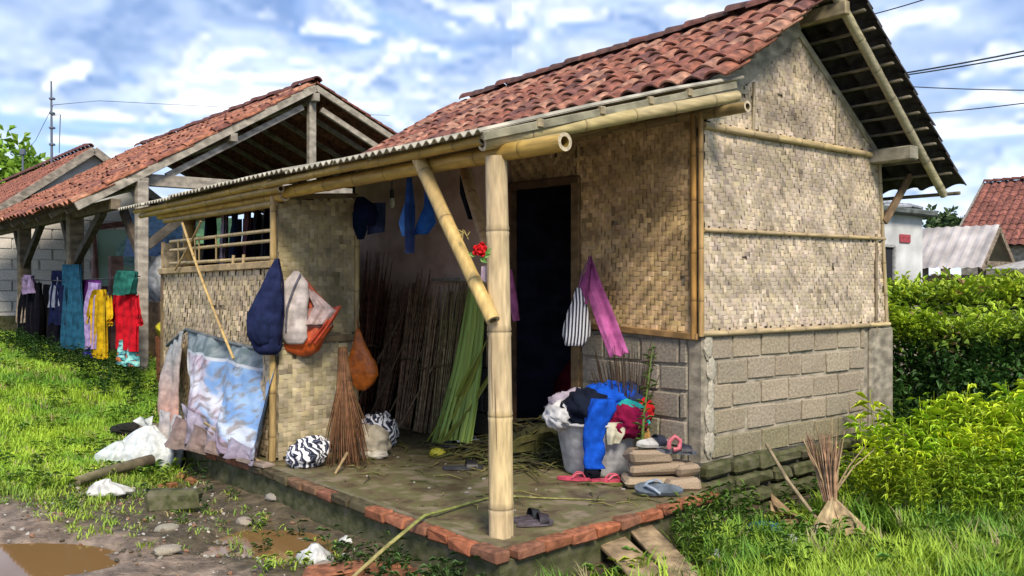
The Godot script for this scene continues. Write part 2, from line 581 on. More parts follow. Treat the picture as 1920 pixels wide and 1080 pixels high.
# a hanging soft thing: rings of [dx, dy, half width, half depth] round a drooping axis
func garment(s: SurfaceTool, o: Vector3, rings: Array, col: Color, folds := 5, amp := 0.12, ph := 0.0, n := 26, turn := 0.0, cols: Array = []):
	var b := Basis(Vector3.UP, turn)
	var g := []
	var sub := 3
	var rr := []
	var us := []
	for i in rings.size() - 1:
		for k in sub:
			var t := float(k) / sub
			var e := []
			for m in 4:
				e.append(lerpf(rings[i][m], rings[i + 1][m], t))
			e.append(i + t)
			rr.append(e)
	var last: Array = rings[-1].duplicate()
	last.append(rings.size() - 1.0)
	rr.append(last)
	for r in rr:
		var row := []
		for k in n:
			var a := TAU * k / n
			var f := 1.0 + amp * sin(a * folds + ph + r[1] * 4.0) + amp * 1.5 * na.get_noise_3d(cos(a) * 1.6 + ph, r[1] * 7.0, sin(a) * 1.6)
			row.append(o + b * Vector3(r[0] + cos(a) * r[2] * f, r[1], sin(a) * r[3] * f))
			us.append(0.5 + (r[0] * 0.3 + cos(a) * r[2] * f) * 3.2)
		g.append(row)
	for j in g.size() - 1:
		var c := col
		if cols.size():
			c = cols[mini(int(rr[j][4]), cols.size() - 1)]
		for k in n:
			var k2 := (k + 1) % n
			s.set_smooth_group(0)
			var q := [g[j][k], g[j][k2], g[j + 1][k2], g[j + 1][k]]
			var uv := [Vector2(us[j * n + k], j), Vector2(us[j * n + k2], j), Vector2(us[j * n + n + k2], j + 1), Vector2(us[j * n + n + k], j + 1)]
			for m in [0, 1, 2, 0, 2, 3]:
				s.set_color(c)
				s.set_uv(Vector2(uv[m].x, uv[m].y / g.size()))
				s.add_vertex(q[m])
	for e in [0, g.size() - 1]:
		var c2 := Vector3.ZERO
		for k in n: c2 += g[e][k] / n
		for k in n:
			var q := [c2, g[e][k], g[e][(k + 1) % n]]
			s.set_smooth_group(0)
			for m in ([0, 2, 1] if e == 0 else [0, 1, 2]):
				s.set_color(cols[0 if e == 0 else cols.size() - 1] if cols.size() else col)
				s.set_uv(Vector2(0.5, 0.5))
				s.add_vertex(q[m])

# a crumpled heap of soft stuff
func crumple(s: SurfaceTool, c: Vector3, r: Vector3, col: Color, amp := 0.28, fr := 2.2, sd := 0.0, nu := 30, nv := 18, basis := Basis()):
	var nz := FastNoiseLite.new()
	nz.seed = int(sd) + 3
	nz.frequency = fr
	nz.fractal_type = FastNoiseLite.FRACTAL_RIDGED
	nz.fractal_octaves = 2
	nz.fractal_gain = 0.25
	var us := []
	var g := []
	for j in nv + 1:
		var row := []
		for i in nu:
			var a := TAU * i / nu
			var e := PI * j / nv - PI / 2
			var d := Vector3(cos(e) * cos(a), sin(e), cos(e) * sin(a))
			var k := 1.0 + amp * nz.get_noise_3d(d.x, d.y, d.z)
			row.append(c + basis * (d * r * k))
			us.append(0.5 + d.x * r.x * k * 1.7 + 0.10 * na.get_noise_3d(d.x * 1.6 + sd, d.y * 1.6, d.z * 1.6))
		g.append(row)
	for j in nv:
		for i in nu:
			var i2 := (i + 1) % nu
			var q := [g[j][i], g[j][i2], g[j + 1][i2], g[j + 1][i]]
			var uv := [Vector2(us[j * nu + i], float(j) / nv), Vector2(us[j * nu + i2], float(j) / nv), Vector2(us[j * nu + nu + i2], float(j + 1) / nv), Vector2(us[j * nu + nu + i], float(j + 1) / nv)]
			s.set_smooth_group(0)
			for m in [0, 2, 1, 0, 3, 2]:
				s.set_color(col)
				s.set_uv(uv[m])
				s.add_vertex(q[m])

# the floats of a twill woven bamboo sheet over a polygon, in local x (right), y (up); z is out of the wall
func weave(poly: PackedVector2Array, cell: float, tint: Color, contrast := 0.3, zig := 11, lift := 0.0035) -> ArrayMesh:
	var s := st()
	var r := Rect2(poly[0], Vector2.ZERO)
	for p in poly: r = r.expand(p)
	var ni := int(r.size.x / cell) + 1
	var nj := int(r.size.y / cell) + 1
	var strip_v := []
	var strip_h := []
	for i in ni + 1: strip_v.append(rng.randf_range(0.86, 1.12))
	for j in nj + 1: strip_h.append(rng.randf_range(0.86, 1.12))
	var zz := func(i: int) -> int:
		var m := posmod(i, zig * 2)
		return m if m < zig else zig * 2 - m
	for i in ni:
		var j := -4
		while j < nj:
			if posmod(j + zz.call(i), 4) == 0:
				strip(s, r.position, poly, cell, i, j, 1, 2, strip_v[i], tint, contrast, lift)
				j += 4
			else:
				j += 1
	for j in nj:
		var i := 0
		while i < ni:
			if posmod(j + zz.call(i), 4) >= 2:
				var k := i
				while k < ni and posmod(j + zz.call(k), 4) >= 2 and k - i < 3:
					k += 1
				strip(s, r.position, poly, cell, i, j, k - i, 1, strip_h[j], tint, contrast, lift)
				i = k
			else:
				i += 1
	s.generate_normals()
	return s.commit()

func strip(s: SurfaceTool, o: Vector2, poly: PackedVector2Array, cell: float, i: int, j: int, li: int, lj: int, tone: float, tint: Color, contrast: float, lift: float):
	var vertical := lj > 1
	var c := o + Vector2(i + li * 0.5, j + lj * 0.5) * cell
	if not Geometry2D.is_point_in_polygon(c, poly):
		return
	if rng.randf() < 0.003: return
	var bulge := 0.012 * (0.5 + na.get_noise_2d(c.x * 1.7 + poly[0].y * 5.0, c.y * 1.7))
	var len := (lj if vertical else li) * cell * 0.5 + cell * 0.10
	var w := cell * 0.50 * rng.randf_range(0.92, 1.03)
	var k := tone * (1.0 + rng.randf_range(-contrast, contrast)) * (1.0 if vertical else 1.07)
	if rng.randf() < 0.08: k *= 1.3
	if rng.randf() < 0.03: k *= 0.6
	var col := Color(tint.r * k, tint.g * k * (1.0 + rng.randf_range(-0.03, 0.03)), tint.b * k * (1.0 + rng.randf_range(-0.12, 0.08)))
	var sk := rng.randf_range(-0.10, 0.10)
	var zs := [-0.0015, lift * rng.randf_range(0.6, 1.15), lift * rng.randf_range(0.6, 1.15), -0.0015]
	var ts := [-1.0, -0.55, 0.55, 1.0]
	s.set_smooth_group(-1)
	for m in 3:
		var q := []
		for e in [[m, -1.0], [m + 1, -1.0], [m + 1, 1.0], [m, 1.0]]:
			var along: float = ts[e[0]] * len
			var across: float = e[1] * w + along * sk * 0.5
			var p := c + (Vector2(across, along) if vertical else Vector2(along, across))
			q.append(Vector3(p.x, p.y, bulge + zs[e[0]] - absf(e[1]) * 0.001 * (1.0 if e[1] > 0 else 2.2)))
		for t in ([0, 1, 2, 0, 2, 3] if vertical else [0, 2, 1, 0, 3, 2]):
			s.set_color(col)
			s.add_vertex(q[t])

# one clay roof tile: x across, z down the slope, a rolled crown on one side and a pan on the other
func tile_mesh(w: float, l: float, amp: float, col: Color) -> ArrayMesh:
	var s := st()
	var n := 10
	var th := 0.014
	var P := func(i: int, z: float, below: float) -> Vector3:
		var u := float(i) / n
		var y := amp * (pow(sin(u * PI / 0.72), 0.7) if u < 0.72 else -0.45 * sin((u - 0.72) * PI / 0.28))
		var tail := 0.017 * (z / l)
		return Vector3((u - 0.5) * w * 1.07, y + tail - below, z)
	for i in n:
		smooth_quad(s, P.call(i, 0.0, 0.0), P.call(i + 1, 0.0, 0.0), P.call(i + 1, l, 0.0), P.call(i, l, 0.0), col, col, col, col)
		s.set_smooth_group(1)
		var lowc := col * 0.9
		for v in [P.call(i, 0.0, th), P.call(i + 1, 0.0, th), P.call(i + 1, l, th), P.call(i, 0.0, th), P.call(i + 1, l, th), P.call(i, l, th)]:
			s.set_color(lowc)
			s.add_vertex(v)
		var ctr := Vector3(0, 0, -5)
		quad_o(s, P.call(i, l, 0.0), P.call(i + 1, l, 0.0), P.call(i + 1, l, th), P.call(i, l, th), ctr, col * 0.95)
	for e in [0, n]:
		quad_o(s, P.call(e, 0.0, 0.0), P.call(e, l, 0.0), P.call(e, l, th), P.call(e, 0.0, th), Vector3(0.0, 0, l * 0.5), col)
	return done(s)

func ridge_mesh(l: float, r: float, col: Color) -> ArrayMesh:
	var s := st()
	var n := 8
	for i in n:
		var a0 := PI * (0.05 + 0.9 * i / n)
		var a1 := PI * (0.05 + 0.9 * (i + 1) / n)
		var P := func(a: float, x: float, rr: float) -> Vector3: return Vector3(x, sin(a) * rr * 0.95, cos(a) * rr)
		smooth_quad(s, P.call(a0, -l / 2, r), P.call(a1, -l / 2, r), P.call(a1, l / 2, r * 0.68), P.call(a0, l / 2, r * 0.68), col, col, col, col)
		quad_o(s, P.call(a0, -l / 2, r), P.call(a1, -l / 2, r), P.call(a1, -l / 2, r - 0.02), P.call(a0, -l / 2, r - 0.02), Vector3(l, 0, 0), col)
		quad_o(s, P.call(a0, l / 2, r * 0.68), P.call(a1, l / 2, r * 0.68), P.call(a1, l / 2, r * 0.68 - 0.02), P.call(a0, l / 2, r * 0.68 - 0.02), Vector3(-l, 0, 0), col)
	return done(s)

# ---------- ground
func ground_h(x: float, d: float) -> float:
	var l: Vector3 = HI * Vector3(x, 0, -d)
	var h := 0.07 + 0.46 * smoothstep(4.8, 9.0, -l.x) + 0.14 * smoothstep(9.5, 14.0, -l.x)
	h += 0.035 * na.get_noise_2d(x * 0.7, d * 0.7) + 0.018 * nb.get_noise_2d(x * 2.6, d * 2.6)
	h += 0.010 * na.get_noise_2d(x * 7.0 + 9.0, d * 7.0) * (1.0 - smoothstep(7.0, 12.0, d))
	# the wet ruts of the path and the ditch in front of the porch
	var p1 := Vector2((x + 2.85 + na.get_noise_2d(d * 2.2, x) * 0.22) / 0.68, (d - 5.05 + na.get_noise_2d(x * 2.2 + 3.0, d) * 0.16) / 0.42).length()
	h -= 0.075 * (1.0 - smoothstep(0.55, 1.25, p1))
	var p2 := Vector2((x + 1.55) / 0.55, (d - 5.42) / 0.42).length()
	h -= 0.055 * (1.0 - smoothstep(0.4, 1.2, p2))
	var ditch := exp(-pow((l.z - 2.35) / 0.22, 2.0)) * smoothstep(-4.6, -3.6, l.x) * (1.0 - smoothstep(-0.2, 0.3, l.x))
	h -= 0.06 * ditch
	return h

func path_edge(x: float) -> float:
	if x < -3.67: return lerpf(7.5, 6.58, clampf((x + 5.5) / 1.83, 0.0, 1.0))
	if x < -2.09: return lerpf(6.58, 5.46, (x + 3.67) / 1.58)
	if x < -1.34: return lerpf(5.46, 4.85, (x + 2.09) / 0.75)
	return lerpf(4.85, 4.0, clampf((x + 1.34) / 0.6, 0.0, 1.0))

# 0 bare .. 1 thick grass
func grass_amount(x: float, d: float) -> float:
	var l: Vector3 = HI * Vector3(x, 0, -d)
	if l.x > -5.0 and l.x < 0.5 and l.z > -2.6 and l.z < 2.16: return 0.0
	if l.x > -4.95 and l.x < 0.46 and l.z > -3.0 and l.z < 2.14: return 0.0
	var n := na.get_noise_2d(x * 1.1, d * 1.1)
	if x > 0.1 + n * 0.1 or d < 3.0 and x > 0.0:
		return 1.0 if l.x > 0.5 else 0.55
	var g := smoothstep(-0.30, 0.60, d - path_edge(x) + n * 0.35)
	if l.x > -3.9 and l.z < 3.05 + n * 0.3:
		g *= 0.045 + 0.80 * smoothstep(-2.9, -4.1, l.x + n * 0.5)
	elif l.x > -3.4:
		g *= 0.55
	return g

func build_ground():
	var xs := [-450.0, -200.0, -100.0, -60.0, -40.0, -30.0, -24.0, -20.0, -17.0, -15.0]
	var x := -13.5
	while x < 7.01:
		xs.append(x)
		x += 0.09 if x > -4.2 and x < 3.6 else 0.22
	xs.append_array([8.0, 10.0, 14.0, 20.0, 30.0, 50.0, 100.0, 200.0, 450.0])
	var ds := [-60.0, -20.0, -5.0, 0.0, 2.0]
	var d := 3.2
	while d < 20.0:
		ds.append(d)
		d += 0.08 if d < 7.6 else 0.25
	ds.append_array([22.0, 26.0, 32.0, 45.0, 70.0, 120.0, 250.0, 600.0])
	var s := st()
	var g := []
	var c := []
	for j in ds.size():
		var r1 := []
		var r2 := []
		for i in xs.size():
			r1.append(Vector3(xs[i], ground_h(xs[i], ds[j]), -ds[j]))
			var a := grass_amount(xs[i], ds[j])
			var n := 0.5 + 0.5 * na.get_noise_2d(xs[i] * 1.7, ds[j] * 1.7)
			var mud: Color = Color(0.23, 0.160, 0.108).lerp(Color(0.38, 0.295, 0.225), n)
			mud = mud.lerp(Color(0.12, 0.070, 0.032), 1.0 - smoothstep(0.5, 1.3, Vector2((xs[i] + 1.5) / 0.6, (ds[j] - 5.4) / 0.45).length() + n * 0.4))
			var lp: Vector3 = HI * Vector3(xs[i], 0, -ds[j])
			mud = mud.lerp(Color(0.075, 0.058, 0.036), 0.8 * exp(-pow((lp.z - 2.4) / 0.35, 2.0)) * smoothstep(-4.6, -3.6, lp.x))
			if ds[j] > path_edge(xs[i]) - 0.05:
				mud = Color(0.115, 0.085, 0.048).lerp(Color(0.17, 0.135, 0.085), n)
			r2.append(mud.lerp(Color(0.12, 0.135, 0.030), clampf(a * 1.2, 0.0, 1.0)))
		g.append(r1)
		c.append(r2)
	for j in ds.size() - 1:
		for i in xs.size() - 1:
			smooth_quad(s, g[j][i], g[j][i + 1], g[j + 1][i + 1], g[j + 1][i], c[j][i], c[j][i + 1], c[j + 1][i + 1], c[j + 1][i])
	s.index()
	solo("ground", s, M.ground, "muddy village ground with a wet path and grassy patches", "ground", Transform3D(), "", "structure")
	for q in [[-2.80, 5.02, 0.66, 0.42, 0.047, "brown puddle in the wet path at the lower left"], [-1.62, 5.42, 0.6, 0.42, 0.022, "shallow muddy puddle in front of the porch edge"]]:
		var w := st()
		for k in 20:
			var a0 := TAU * k / 20.0
			var a1 := TAU * (k + 1) / 20.0
			tri_o(w, Vector3.ZERO, Vector3(cos(a0) * q[2], 0, sin(a0) * q[3]), Vector3(cos(a1) * q[2], 0, sin(a1) * q[3]), Vector3(0, -1, 0), Color.WHITE)
		solo("puddle", w, M.water, q[5], "puddle", wx(q[0], q[4], -q[1]), "", "structure")

# ---------- the house
var house: Node3D
const TAN := Color(0.55, 0.45, 0.345)
const WARM := Color(0.66, 0.46, 0.25)

func blocks(parent: Node3D, xf: Transform3D, w: float, y0: float, y1: float, course: float, bl: float, col: Color, depth := 0.05, first := 0.0, called := "block"):
	# block faces laid over a mortar core, local x along the wall, z out of it
	var rows := int(round((y1 - y0) / course))
	var ch := (y1 - y0) / rows
	for r in rows:
		var x := -bl * (0.5 if r % 2 else 0.0) - first
		while x < w - 0.03:
			var a := maxf(x, 0.0) + rng.randf_range(0.006, 0.014)
			var b := minf(x + bl, w) - rng.randf_range(0.006, 0.014)
			x += bl
			if b - a < 0.04: continue
			var s := st()
			var c := vary(col, 0.11)
			if r == 0: c = c.lerp(Color(0.20, 0.19, 0.085), rng.randf_range(0.25, 0.6))
			elif r == 1 and rng.randf() < 0.5: c = c.lerp(Color(0.20, 0.19, 0.085), 0.25)
			var sag := rng.randf_range(-0.006, 0.006)
			box(s, at((a + b) / 2, y0 + ch * (r + 0.5) + sag, rng.randf_range(-0.004, 0.004)), Vector3(b - a, ch - rng.randf_range(0.014, 0.024), depth), 0.007, c, 0.0055)
			part(parent, called, s, M.block, xf)

func weave_panel(parent: Node3D, poly: Array, xf: Transform3D, tint: Color, contrast := 0.3, cell := 0.034, zig := 11, worn := false) -> MeshInstance3D:
	var pv := PackedVector2Array(poly)
	var s := st()
	prism(s, pv, -0.035, -0.008)
	var o := part(parent, "woven_panel", s, M.weave_back, xf)
	part(o, "woven_strips", weave(pv, cell, tint, contrast, zig), M.weave_worn if worn else M.weave, Transform3D(), "stuff")
	return o

func build_house():
	house = thing("bamboo_house", "small house with woven bamboo walls on grey blocks under a red tiled roof", "house", H)
	var wall_b := Basis(Vector3(0, 0, -1), Vector3.UP, Vector3(1, 0, 0))       # local x runs back along the right wall, z points out of it
	# right wall: block base, woven panels, gable
	var s := st()
	bx(s, Vector3(-0.10, 0.0, -2.40), Vector3(-0.007, 1.25, 0.0))
	var rw := part(house, "block_wall", s, M.mortar)
	blocks(rw, Transform3D(wall_b, Vector3(-0.018, 0, -0.10)), 1.95, 0.40, 1.245, 0.169, 0.33, Color(0.40, 0.335, 0.25), 0.05, 0.1)
	s = st()
	box(s, at(-0.052, 0.80, -0.050), Vector3(0.122, 0.90, 0.11), 0.012, Color.WHITE, 0.004)
	part(rw, "corner_pillar", s, M.render_coat)
	for k in 5:                                                               # smeared mortar on the pillar
		s = st()
		crumple(s, Vector3(0.014, 0.52 + k * 0.165, -0.05 - rng.randf() * 0.07), Vector3(0.010, rng.randf_range(0.07, 0.11), rng.randf_range(0.025, 0.05)), Color(0.50, 0.455, 0.37), 0.3, 1.6, k, 20, 12)
		part(rw, "mortar_smear", s, M.block)
	s = st()
	bx(s, Vector3(-0.12, 0.05, -2.46), Vector3(0.022, 1.24, -2.10), 0.015, Color.WHITE, 0.008)
	part(rw, "rear_pillar", s, M.render_coat)
	# footing: mossy stones that stand proud below the blocks
	s = st()
	bx(s, Vector3(-0.10, -0.1, -2.40), Vector3(0.03, 0.40, 0.06))
	var ft := part(house, "footing", s, M.dark_mortar)
	for r in 3:
		var z := 0.06
		while z > -2.35:
			var l := rng.randf_range(0.16, 0.36)
			s = st()
			box(s, at(0.03 + r * 0.012 + rng.randf_range(0, 0.02), 0.355 - r * 0.115, z - l / 2), Vector3(0.11, rng.randf_range(0.085, 0.104), l - 0.02), 0.02, Color.WHITE, 0.012)
			part(ft, "stone", s, M.plinth)
			z -= l
	# the woven part
	weave_panel(house, [Vector2(0.02, 1.26), Vector2(2.36, 1.27), Vector2(2.33, 1.95), Vector2(0.02, 1.94)], Transform3D(wall_b, Vector3(0, 0, 0.0)), TAN * 1.06, 0.15, 0.029, 12)
	weave_panel(house, [Vector2(0.02, 1.945), Vector2(2.33, 1.96), Vector2(2.28, 2.63), Vector2(0.02, 2.62)], Transform3D(wall_b, Vector3(0, 0, 0.0)), TAN * 1.04, 0.15, 0.029, 12)
	weave_panel(house, [Vector2(0.03, 2.645), Vector2(2.22, 2.65), Vector2(1.62, 3.06), Vector2(1.10, 3.43), Vector2(0.50, 3.0)], Transform3D(wall_b, Vector3(0.004, 0, 0.0)), TAN * 0.95, 0.22, 0.029, 12)
	var bt := part(house, "corner_strip", _pole(Vector3(0.012, 1.24, 0.016), Vector3(0.006, 2.72, 0.016), 0.020, Color(0.50, 0.32, 0.13)), M.bamboo)
	part(house, "corner_strip", _pole(Vector3(-0.045, 1.22, 0.022), Vector3(-0.05, 2.72, 0.022), 0.022, Color(0.40, 0.22, 0.07)), M.bamboo)
	for e in [[2.635, 2.635, 0.0, -2.24, 0.026], [1.945, 1.965, 0.0, -2.33, 0.016], [1.255, 1.262, 0.02, -2.40, 0.020]]:
		part(house, "batten", _pole(Vector3(0.018, e[0], e[2]), Vector3(0.018, e[1], e[3]), e[4], Color(0.56, 0.43, 0.25), 0.012), M.bamboo)
	for e in [[-0.54, 2.66, 3.0], [-1.60, 2.67, 3.06]]:
		part(house, "batten", _pole(Vector3(0.020, e[1], e[0]), Vector3(0.020, e[2], e[0] - 0.01), 0.011, Color(0.42, 0.36, 0.25)), M.bamboo)
	part(house, "rear_strip", _pole(Vector3(0.016, 1.27, -2.37), Vector3(0.016, 2.66, -2.24), 0.016, Color(0.50, 0.40, 0.25)), M.bamboo)
	part(house, "rear_strip", _pole(Vector3(0.016, 1.20, -2.20), Vector3(0.016, 2.0, -2.20), 0.013, Color(0.28, 0.22, 0.15)), M.bamboo)
	s = st()
	beam(s, Vector3(0.016, 2.64, -2.24), Vector3(0.016, 3.44, -1.10), 0.022, 0.05, 0.004, Color(0.46, 0.41, 0.31))
	beam(s, Vector3(0.016, 3.44, -1.09), Vector3(0.016, 3.0, -0.47), 0.022, 0.05, 0.004, Color(0.46, 0.41, 0.31))
	part(house, "gable_edge", s, M.timber)
	s = st()
	prism(s, PackedVector2Array([Vector2(0.0, 2.84), Vector2(0.12, 2.78), Vector2(0.5, 3.0), Vector2(1.10, 3.43), Vector2(1.13, 3.60), Vector2(0.0, 2.95)]), -0.035, 0.002, Color(0.46, 0.41, 0.31), Transform3D(wall_b, Vector3(0.028, 0, 0)))
	part(house, "verge_board", s, M.timber)
	# front wall: door, woven panel over blocks on the right, plaster over blocks on the left
	s = st()
	bx(s, Vector3(-1.20, 0.0, -0.10), Vector3(-0.024, 1.24, -0.006))
	var fw := part(house, "front_block_wall", s, M.mortar)
	blocks(fw, at(-1.14, 0, -0.012), 1.03, 0.30, 1.225, 0.169, 0.36, Color(0.33, 0.295, 0.24), 0.05, 0.12)
	weave_panel(house, [Vector2(-1.19, 1.27), Vector2(-0.05, 1.235), Vector2(-0.05, 2.80), Vector2(-1.19, 2.80)], at(0, 0, 0.004), WARM, 0.15, 0.034, 14, true)
	weave_panel(house, [Vector2(-1.98, 2.40), Vector2(-1.19, 2.40), Vector2(-1.19, 2.80), Vector2(-1.98, 2.80)], at(0, 0, 0.002), WARM * 0.8, 0.14, 0.030, 16, true)
	s = st()
	beam(s, Vector3(-1.0, 1.275, 0.022), Vector3(-0.01, 1.235, 0.022), 0.03, 0.045, 0.004, Color(0.40, 0.24, 0.10))
	part(house, "sill_board", s, M.timber)
	var df := thing_part(house, "door_frame")
	for e in [[Vector3(-1.185, 0.27, 0.0), Vector3(-1.185, 2.40, 0.0), 0.075, 0.09, Color(0.26, 0.17, 0.085)], [Vector3(-2.0, 0.27, 0.0), Vector3(-2.0, 2.40, 0.0), 0.075, 0.09, Color(0.16, 0.09, 0.05)], [Vector3(-2.04, 2.40, 0.0), Vector3(-1.15, 2.385, 0.0), 0.08, 0.06, Color(0.13, 0.08, 0.045)]]:
		s = st()
		beam(s, e[0], e[1], e[2], e[3], 0.006, e[4])
		part(df, "jamb", s, M.timber)
	s = st()
	bx(s, Vector3(-4.55, 1.27, -0.10), Vector3(-2.04, 2.86, 0.006))
	part(house, "plaster_wall", s, M.plaster)
	s = st()
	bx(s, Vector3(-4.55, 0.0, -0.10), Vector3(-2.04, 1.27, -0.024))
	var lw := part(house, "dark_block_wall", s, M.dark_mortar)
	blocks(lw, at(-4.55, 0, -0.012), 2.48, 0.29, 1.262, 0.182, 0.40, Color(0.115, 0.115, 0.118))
	s = st()
	bx(s, Vector3(-2.92, 1.62, 0.0), Vector3(-2.50, 1.645, 0.16), 0.004, Color(0.42, 0.42, 0.36))
	part(house, "shelf", s, M.timber)
	# the walls the photograph does not show, closed so that the room is dark
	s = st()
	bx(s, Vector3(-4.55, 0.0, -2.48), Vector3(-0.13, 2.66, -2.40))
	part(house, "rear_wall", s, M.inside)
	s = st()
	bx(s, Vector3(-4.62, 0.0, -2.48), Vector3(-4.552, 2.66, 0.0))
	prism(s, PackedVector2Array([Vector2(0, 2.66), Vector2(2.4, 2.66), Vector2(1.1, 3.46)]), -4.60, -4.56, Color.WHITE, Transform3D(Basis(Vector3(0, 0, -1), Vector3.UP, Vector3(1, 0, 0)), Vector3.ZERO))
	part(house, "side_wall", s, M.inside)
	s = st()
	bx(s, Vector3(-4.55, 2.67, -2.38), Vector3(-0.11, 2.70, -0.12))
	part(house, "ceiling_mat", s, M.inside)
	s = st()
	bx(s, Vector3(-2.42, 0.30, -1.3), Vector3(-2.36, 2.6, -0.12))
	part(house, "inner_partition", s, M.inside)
	# roof
	var roof := thing_part(house, "roof")
	var F0 := Vector3(0, 2.90, 0.06)
	var R0 := Vector3(0, 3.585, -1.12)
	var E0 := Vector3(0, 2.40, -2.74)
	var fs: Vector3 = (F0 - R0).normalized()
	var rs: Vector3 = (E0 - R0).normalized()
	var fb := Basis(Vector3.RIGHT, fs.cross(Vector3.RIGHT), fs)
	var rb := Basis(Vector3.LEFT, rs.cross(Vector3.LEFT), rs)
	var kinds := []
	for c in [Color(0.40, 0.155, 0.098), Color(0.33, 0.125, 0.085), Color(0.47, 0.21, 0.135), Color(0.23, 0.095, 0.075), Color(0.37, 0.135, 0.085), Color(0.53, 0.27, 0.18), Color(0.075, 0.068, 0.070)]:
		kinds.append(tile_mesh(0.186, 0.25, 0.030, c))
	var cols := 25
	for r in 8:
		for i in cols:
			var x := 0.30 - 0.186 * (i + 0.5) + (0.02 if r % 2 else 0.0)
			var p: Vector3 = R0 + fs * (0.02 + r * 0.168) + Vector3(x + rng.randf_range(-0.006, 0.006), 0.004 + rng.randf_range(-0.004, 0.007) + lift_r(x) * (1.0 - r / 11.0), 0)
			var b := fb * Basis(Vector3.UP, rng.randf_range(-0.05, 0.05)) * Basis(Vector3.RIGHT, 0.02 + rng.randf_range(-0.02, 0.02))
			part(roof, "roof_tile", kinds[rng.randi() % 6], M.tile, Transform3D(b, p))
	var xs2 := []
	var cs2 := []
	for r in 12:
		for i in cols:
			var x := 0.46 - 0.186 * (i + 0.5)
			var p: Vector3 = R0 + rs * (0.02 + r * 0.163) + Vector3(x, rng.randf_range(-0.003, 0.005) + lift_r(x) * (1.0 - r / 13.0), 0)
			var t := Transform3D(rb * Basis(Vector3.UP, rng.randf_range(-0.03, 0.03)), p)
			if i < 6:
				part(roof, "roof_tile", kinds[6 if i < 4 else 3], M.tile, t)
			else:
				xs2.append(t)
				cs2.append(Color(1, 1, 1) * rng.randf_range(0.8, 1.1))
	many(roof, "rear_tiles", kinds[3], M.tile, xs2, cs2)
	var rm := ridge_mesh(0.23, 0.102, Color(0.16, 0.075, 0.06))
	var rm2 := ridge_mesh(0.23, 0.102, Color(0.23, 0.09, 0.065))
	for i in 22:
		part(roof, "ridge_tile", rm if i % 3 else rm2, M.tile, Transform3D(Basis(Vector3.UP, rng.randf_range(-0.05, 0.05)) * Basis(Vector3(0, 0, 1), 0.09), Vector3(0.34 - i * 0.207, R0.y + 0.005 + rng.randf_range(-0.012, 0.018) + lift_r(0.34 - i * 0.207), R0.z)))
	# rear slope from below: tile battens, a pole at the verge, purlins that stick out
	var oldw := Color(0.20, 0.175, 0.135)
	for r in 12:
		s = st()
		var p: Vector3 = R0 + rs * (0.06 + r * 0.163) + rb.y * -0.032
		beam(s, p + Vector3(-4.3, 0, 0), p + Vector3(0.44, lift_r(0.44) * (1.0 - r / 13.0), 0), 0.035, 0.018, 0.003, vary(oldw * 1.6, 0.2))
		part(roof, "tile_batten", s, M.timber)
	for r in 8:
		s = st()
		var p: Vector3 = R0 + fs * (0.06 + r * 0.168) + fb.y * -0.03
		beam(s, p + Vector3(-4.3, 0, 0), p + Vector3(0.27, lift_r(0.27) * (1.0 - r / 11.0), 0), 0.035, 0.018, 0.003, vary(oldw, 0.2))
		part(roof, "tile_batten", s, M.timber)
	for x in [0.33, -1.1, -2.4, -3.9]:
		var pr: Vector3 = R0 + rb.y * -0.085 + Vector3(x, 0, 0)
		part(roof, "rafter", _pole(pr + Vector3(0, lift_r(x), 0), pr + rs * 2.02, 0.036, Color(0.46, 0.42, 0.30)), M.bamboo)
	for x in [-0.12, -1.1, -2.4, -3.9]:
		var pr: Vector3 = R0 + fb.y * -0.085 + Vector3(x, 0, 0)
		part(roof, "rafter", _pole(pr + Vector3(0, lift_r(x), 0), pr + fs * 1.3, 0.034, Color(0.40, 0.33, 0.2)), M.bamboo)
	s = st()
	beam(s, Vector3(-4.3, R0.y - 0.15, R0.z), Vector3(0.40, R0.y - 0.04, R0.z), 0.06, 0.10, 0.008, Color(0.40, 0.33, 0.20))
	part(roof, "ridge_beam", s, M.timber)
	s = st()
	beam(s, Vector3(-4.3, 2.60, -2.16), Vector3(0.36, 2.62, -2.16), 0.12, 0.11, 0.01, Color(0.36, 0.33, 0.26))
	part(roof, "wall_plate", s, M.timber)
	part(roof, "wall_plate", _pole(Vector3(-4.3, 2.71, -0.01), Vector3(0.36, 2.71, -0.01), 0.040, Color(0.36, 0.27, 0.14), 0.0, true), M.bamboo)
	part(roof, "eave_pole", _pole(Vector3(-4.2, 2.33, -2.70), Vector3(0.46, 2.33, -2.70), 0.016, Color(0.20, 0.17, 0.13)), M.bamboo)
	s = st()
	beam(s, Vector3(0.03, 2.10, -2.30), Vector3(0.10, 2.50, -2.60), 0.03, 0.06, 0.004, Color(0.30, 0.20, 0.12))
	part(roof, "eave_brace", s, M.timber)

# the ridge climbs a little towards the right gable
func lift_r(x: float) -> float:
	return 0.13 * (x + 4.3) / 4.7

func _pole(a: Vector3, b: Vector3, r: float, tone: Color, bend := 0.0, hollow := false) -> SurfaceTool:
	var s := st()
	bamboo(s, a, b, r, r * 0.92, 0.30, tone, bend, 12 if r > 0.025 else 8, hollow)
	return s

func thing_part(parent: Node3D, called: String) -> Node3D:
	var o := Node3D.new()
	o.name = called
	parent.add_child(o, true)
	return o

